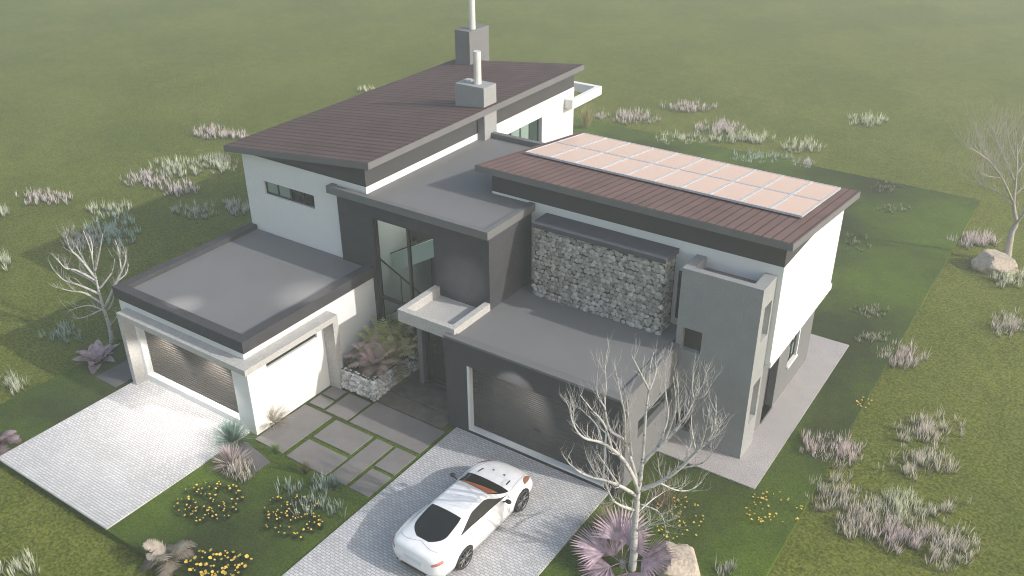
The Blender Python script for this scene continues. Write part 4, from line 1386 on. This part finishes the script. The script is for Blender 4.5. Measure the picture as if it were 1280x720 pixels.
def frond(mb, base, aim, length, rng, lw=.16, n=16, droop=.9, leafw=.03):
    """an arching frond: a stalk with two rows of leaflets"""
    d = Vector(aim).normalized(); p = Vector(base); pts = [p]; dirs = [d]
    for i in range(n):
        d = (d + Vector((0, 0, -droop / n))).normalized()
        p = p + d * (length / n); pts.append(p); dirs.append(d)
    mb.tube(pts, [.012 * (1 - .8 * i / n) + .002 for i in range(n + 1)], 4)
    for i in range(1, n + 1):
        f = i / n
        s = dirs[i].cross(Vector((0, 0, 1)))
        s = s.normalized() if s.length > 1e-3 else Vector((1, 0, 0))
        ln = lw * (math.sin(math.pi * min(1, .12 + f * .88)) ** .6 + .1)
        for sg in (-1, 1):
            mb.blade(pts[i], dirs[i] * .55 + s * sg + Vector((0, 0, rng.uniform(-.05, .25))), ln * rng.uniform(.85, 1.1), leafw, .4, 2, side=dirs[i])


def ferny(name, c, mat, label, cat, n, length, rng, elev=(.3, 1.3), lw=.18, group=None, leafw=.03, droop=1.1):
    mb = MB()
    for k in range(n):
        a = 6.283 * k / n + rng.uniform(-.3, .3); e = rng.uniform(*elev)
        frond(mb, (0, 0, .05), (math.cos(a) * math.cos(e), math.sin(a) * math.cos(e), math.sin(e)), length * rng.uniform(.75, 1.1), rng, lw, droop=droop, leafw=leafw)
    o = mb.build(name, mat); o.location = c
    return tag(o, label, cat, group)


rng = random.Random(31)
ferny('feathery_palm', ground(212, 700, LAWN_Z), P_('taupe_frond', (.14, .12, .095), (.42, .37, .31), .8), 'taupe feathery palm on the lawn slab edge at the bottom left', 'palm', 11, .95, rng, lw=.30, leafw=.10, droop=1.7)
ferny('feathery_palm', ground(2, 556, LAWN_Z), P_('mauve_frond', (.12, .09, .10), (.34, .26, .29), .6), 'mauve feathery plant cut by the left edge above the driveway corner', 'palm', 10, .75, rng, lw=.26, leafw=.10, droop=1.5)
# planter planting
pinkf = P_('pink_frond', (.14, .12, .07), (.62, .47, .46), .8)
greenf = P_('green_frond', (.09, .13, .03), (.46, .47, .20), .9)
oliv = P_('olive_frond', (.14, .12, .05), (.52, .46, .24), .9)
zs = .64
for (x, y), mt, lab, n, ln in (
        ((-3.50, .50), pinkf, 'pinkish feathery plant at the front of the stone planter', 26, 1.08),
        ((-4.05, .72), pinkf, 'pinkish feathery plant leaning over the left side of the stone planter', 22, 1.0),
        ((-3.80, 1.25), greenf, 'green feathery plant in the middle of the stone planter', 24, 1.25),
        ((-3.35, 1.85), oliv, 'olive feathery plant at the far end of the stone planter', 24, 1.3),
        ((-4.05, 1.85), greenf, 'green feathery plant in the far left corner of the stone planter', 24, 1.4),
        ((-3.15, 1.0), oliv, 'olive brown feathery plant on the entrance side of the stone planter', 22, 1.05)):
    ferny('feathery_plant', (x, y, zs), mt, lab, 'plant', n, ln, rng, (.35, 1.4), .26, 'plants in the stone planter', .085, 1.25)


def broad_leaf(mb, base, aim, length, width, rng, droop=.7, n=7):
    d = Vector(aim).normalized(); p = Vector(base)
    s = d.cross(Vector((0, 0, 1))).normalized()
    vs, fs = [], []
    for i in range(n + 1):
        f = i / n
        w = width * math.sin(math.pi * min(1, .10 + .9 * f)) ** .75 * (.6 + .4 * math.sin(math.pi * f)) * (1 if i < n else .05)
        up = s.cross(d)
        wav = .015 * math.sin(i * 2.1 + rng.random())
        vs += [p - s * w / 2 + up * (w * .16 + wav), p - up * .01, p + s * w / 2 + up * (w * .16 - wav)]
        d = (d + Vector((0, 0, -droop / n))).normalized(); p = p + d * (length / n)
    for i in range(n):
        a = i * 3
        fs += [(a, a + 1, a + 4, a + 3), (a + 1, a + 2, a + 5, a + 4)]
    mb.add(vs, fs)


def broad(name, c, mat, label, n, length, width, seed, elev=(.2, 1.2), cat='plant', group=None):
    rng = random.Random(seed); mb = MB()
    for k in range(n):
        a = 2.4 * k + rng.uniform(-.3, .3); e = elev[0] + (elev[1] - elev[0]) * k / n
        broad_leaf(mb, (math.cos(a) * .04, math.sin(a) * .04, .08), (math.cos(a) * math.cos(e), math.sin(a) * math.cos(e), math.sin(e)), length * rng.uniform(.85, 1.1), width * rng.uniform(.85, 1.1), rng)
    o = mb.build(name, mat, smooth=True); o.location = c
    return tag(o, label, cat, group)


broad('broad_leaved_plant', ground(124, 455, FIELD_Z), P_('purple_broad_leaf', (.17, .12, .13), (.46, .35, .39), .6, var=.35), 'purple broad leaved plant left of the left garage', 17, .95, .44, 3)
broad('broad_leaved_plant', (-3.3, .02, .55), P_('yellow_broad_leaf', (.10, .11, .03), (.34, .28, .09), .5), 'yellowish broad leaved plant at the front corner of the stone planter', 9, .46, .27, 5, group='plants in the stone planter')
broad('broad_leaved_plant', (-4.1, 0.1, .55), P_('deep_broad_leaf', (.03, .05, .018), (.10, .13, .05), .5), 'deep green broad leaved plant at the front left corner of the stone planter', 10, .42, .22, 6, group='plants in the stone planter')
broad('broad_leaved_plant', (-3.7, 1.7, .5), P_('fresh_broad_leaf', (.07, .11, .03), (.22, .28, .11), .6), 'fresh green broad leaved plant at the back of the stone planter', 12, .85, .34, 8, group='plants in the stone planter', elev=(.5, 1.4))


def boulder(c, r, label, seed, sub=4):
    rng = random.Random(seed); bm = bmesh.new()
    bmesh.ops.create_icosphere(bm, subdivisions=sub, radius=1)
    off = Vector((rng.uniform(-9, 9), rng.uniform(-9, 9), rng.uniform(-9, 9)))
    for v in bm.verts:
        p = v.co.copy()
        k_ = 1 + .38 * noise.noise(p * .9 + off) + .14 * noise.noise(p * 2.3 + off) + .05 * noise.noise(p * 6 + off)
        # flat facets
        for fn, dd in ((Vector((.5, -.6, .62)), .78), (Vector((-.6, -.5, .6)), .8), (Vector((0.1, .1, 1)), .72), (Vector((.8, .5, .3)), .82)):
            q = (p * k_).dot(fn.normalized())
            if q > dd:
                k_ *= dd / q
        v.co = Vector((p.x * k_ * r[0], p.y * k_ * r[1], p.z * k_ * r[2]))
    me = bpy.data.meshes.new('boulder'); bm.to_mesh(me); bm.free()
    me.materials.append(M['rock'])
    o = bpy.data.objects.new('boulder', me); COL.objects.link(o); o.location = c
    return tag(o, label, 'boulder', 'pale boulders under the bare trees')


c = ground(1242, 337); boulder((c.x, c.y, FIELD_Z + .28), (.92, .72, .62), 'pale flat topped boulder at the foot of the far right tree', 2)
c = ground(846, 712, LAWN_Z); boulder((c.x, c.y, LAWN_Z + .2), (.64, .62, .55), 'tan boulder partly hidden by the purple fan palm at the bottom edge', 4)


# ------------------------------------------------------------------ haze, light, view
hz = MB().box(-740, 740, -740, 740, -1.4, 19.6).build('haze', None)
hz.data.materials.clear()
mh = bpy.data.materials.new('haze_air'); mh.use_nodes = True
nt = mh.node_tree
nt.nodes.clear()
out = nt.nodes.new('ShaderNodeOutputMaterial')
pv = nt.nodes.new('ShaderNodeVolumePrincipled')
pv.inputs['Color'].default_value = (.94, .95, .97, 1)
pv.inputs['Density'].default_value = 0.0030
pv.inputs['Anisotropy'].default_value = 0.35
nt.links.new(pv.outputs[0], out.inputs['Volume'])
hz.data.materials.append(mh)
tag(hz, kind='stuff')

sun_to = Vector((1.80, .36, 1.0)).normalized()        # towards the sun
el = math.asin(sun_to.z)
w = bpy.data.worlds.new('World'); scene.world = w
w.use_nodes = True
nt = w.node_tree
bg = nt.nodes['Background']
sky = nt.nodes.new('ShaderNodeTexSky')
sky.sky_type = 'NISHITA'; sky.sun_disc = False
sky.sun_elevation = el
sky.sun_rotation = math.atan2(sun_to.x, sun_to.y)
sky.air_density = 1.5; sky.dust_density = 3.0; sky.ozone_density = 1.0
nt.links.new(sky.outputs[0], bg.inputs['Color'])
bg.inputs['Strength'].default_value = 0.15
sd = bpy.data.lights.new('sun', 'SUN'); sd.energy = 2.7; sd.angle = R(0.6); sd.color = (1.0, .975, .94)
so = bpy.data.objects.new('sun', sd); COL.objects.link(so)
so.rotation_euler = sun_to.to_track_quat('Z', 'Y').to_euler()


def lamp(name, kind, loc, energy, color=(1, .93, .85), aim=(0, 0, -1), spot=R(80), size=.15):
    l = bpy.data.lights.new(name, kind); l.energy = energy; l.color = color
    if kind == 'SPOT':
        l.spot_size = spot; l.spot_blend = .5; l.shadow_soft_size = .05
    if kind == 'AREA':
        l.size = size
    o = bpy.data.objects.new(name, l); COL.objects.link(o); o.location = loc
    o.rotation_euler = (-Vector(aim)).to_track_quat('Z', 'Y').to_euler()
    return o


LAMPS = True
if LAMPS:
    lamp('portal_downlight', 'SPOT', (-9.3, -4.15, 2.68), 270, aim=(0, -.35, -1), spot=R(118))
    lamp('portal_downlight', 'SPOT', (-6.7, -4.15, 2.68), 270, aim=(0, -.35, -1), spot=R(118))
    lamp('soffit_downlight', 'SPOT', (2.7, -0.95, 3.0), 60, aim=(0, 1, -.75), spot=R(84))
    lamp('wall_uplight', 'SPOT', (-0.75, 0.95, 4.15), 24, aim=(0, 1, .05), spot=R(84))
    lamp('roof_edge_lamp', 'SPOT', (-8.5, -3.45, 4.15), 18, aim=(0, .1, -1), spot=R(100))
    lamp('roof_edge_lamp', 'SPOT', (-5.3, -0.5, 4.45), 38, aim=(-.1, 0, -1), spot=R(110))
    lamp('hall_fill_light', 'AREA', (-3.6, 3.6, 6.0), 24, (1, .96, .9), size=1.2)  # unseen area light added to brighten the stair hall, no fitting

vs_ = scene.view_settings
vs_.view_transform = 'Standard'
vs_.look = 'None'
vs_.exposure = 0.52
vs_.gamma = 1.0
vs_.use_curve_mapping = False
cy = scene.cycles
cy.use_denoising = True
cy.filter_width = 1.05
cy.volume_bounces = 2
cy.max_bounces = 8
cy.transparent_max_bounces = 12
cy.caustics_reflective = False
cy.caustics_refractive = False
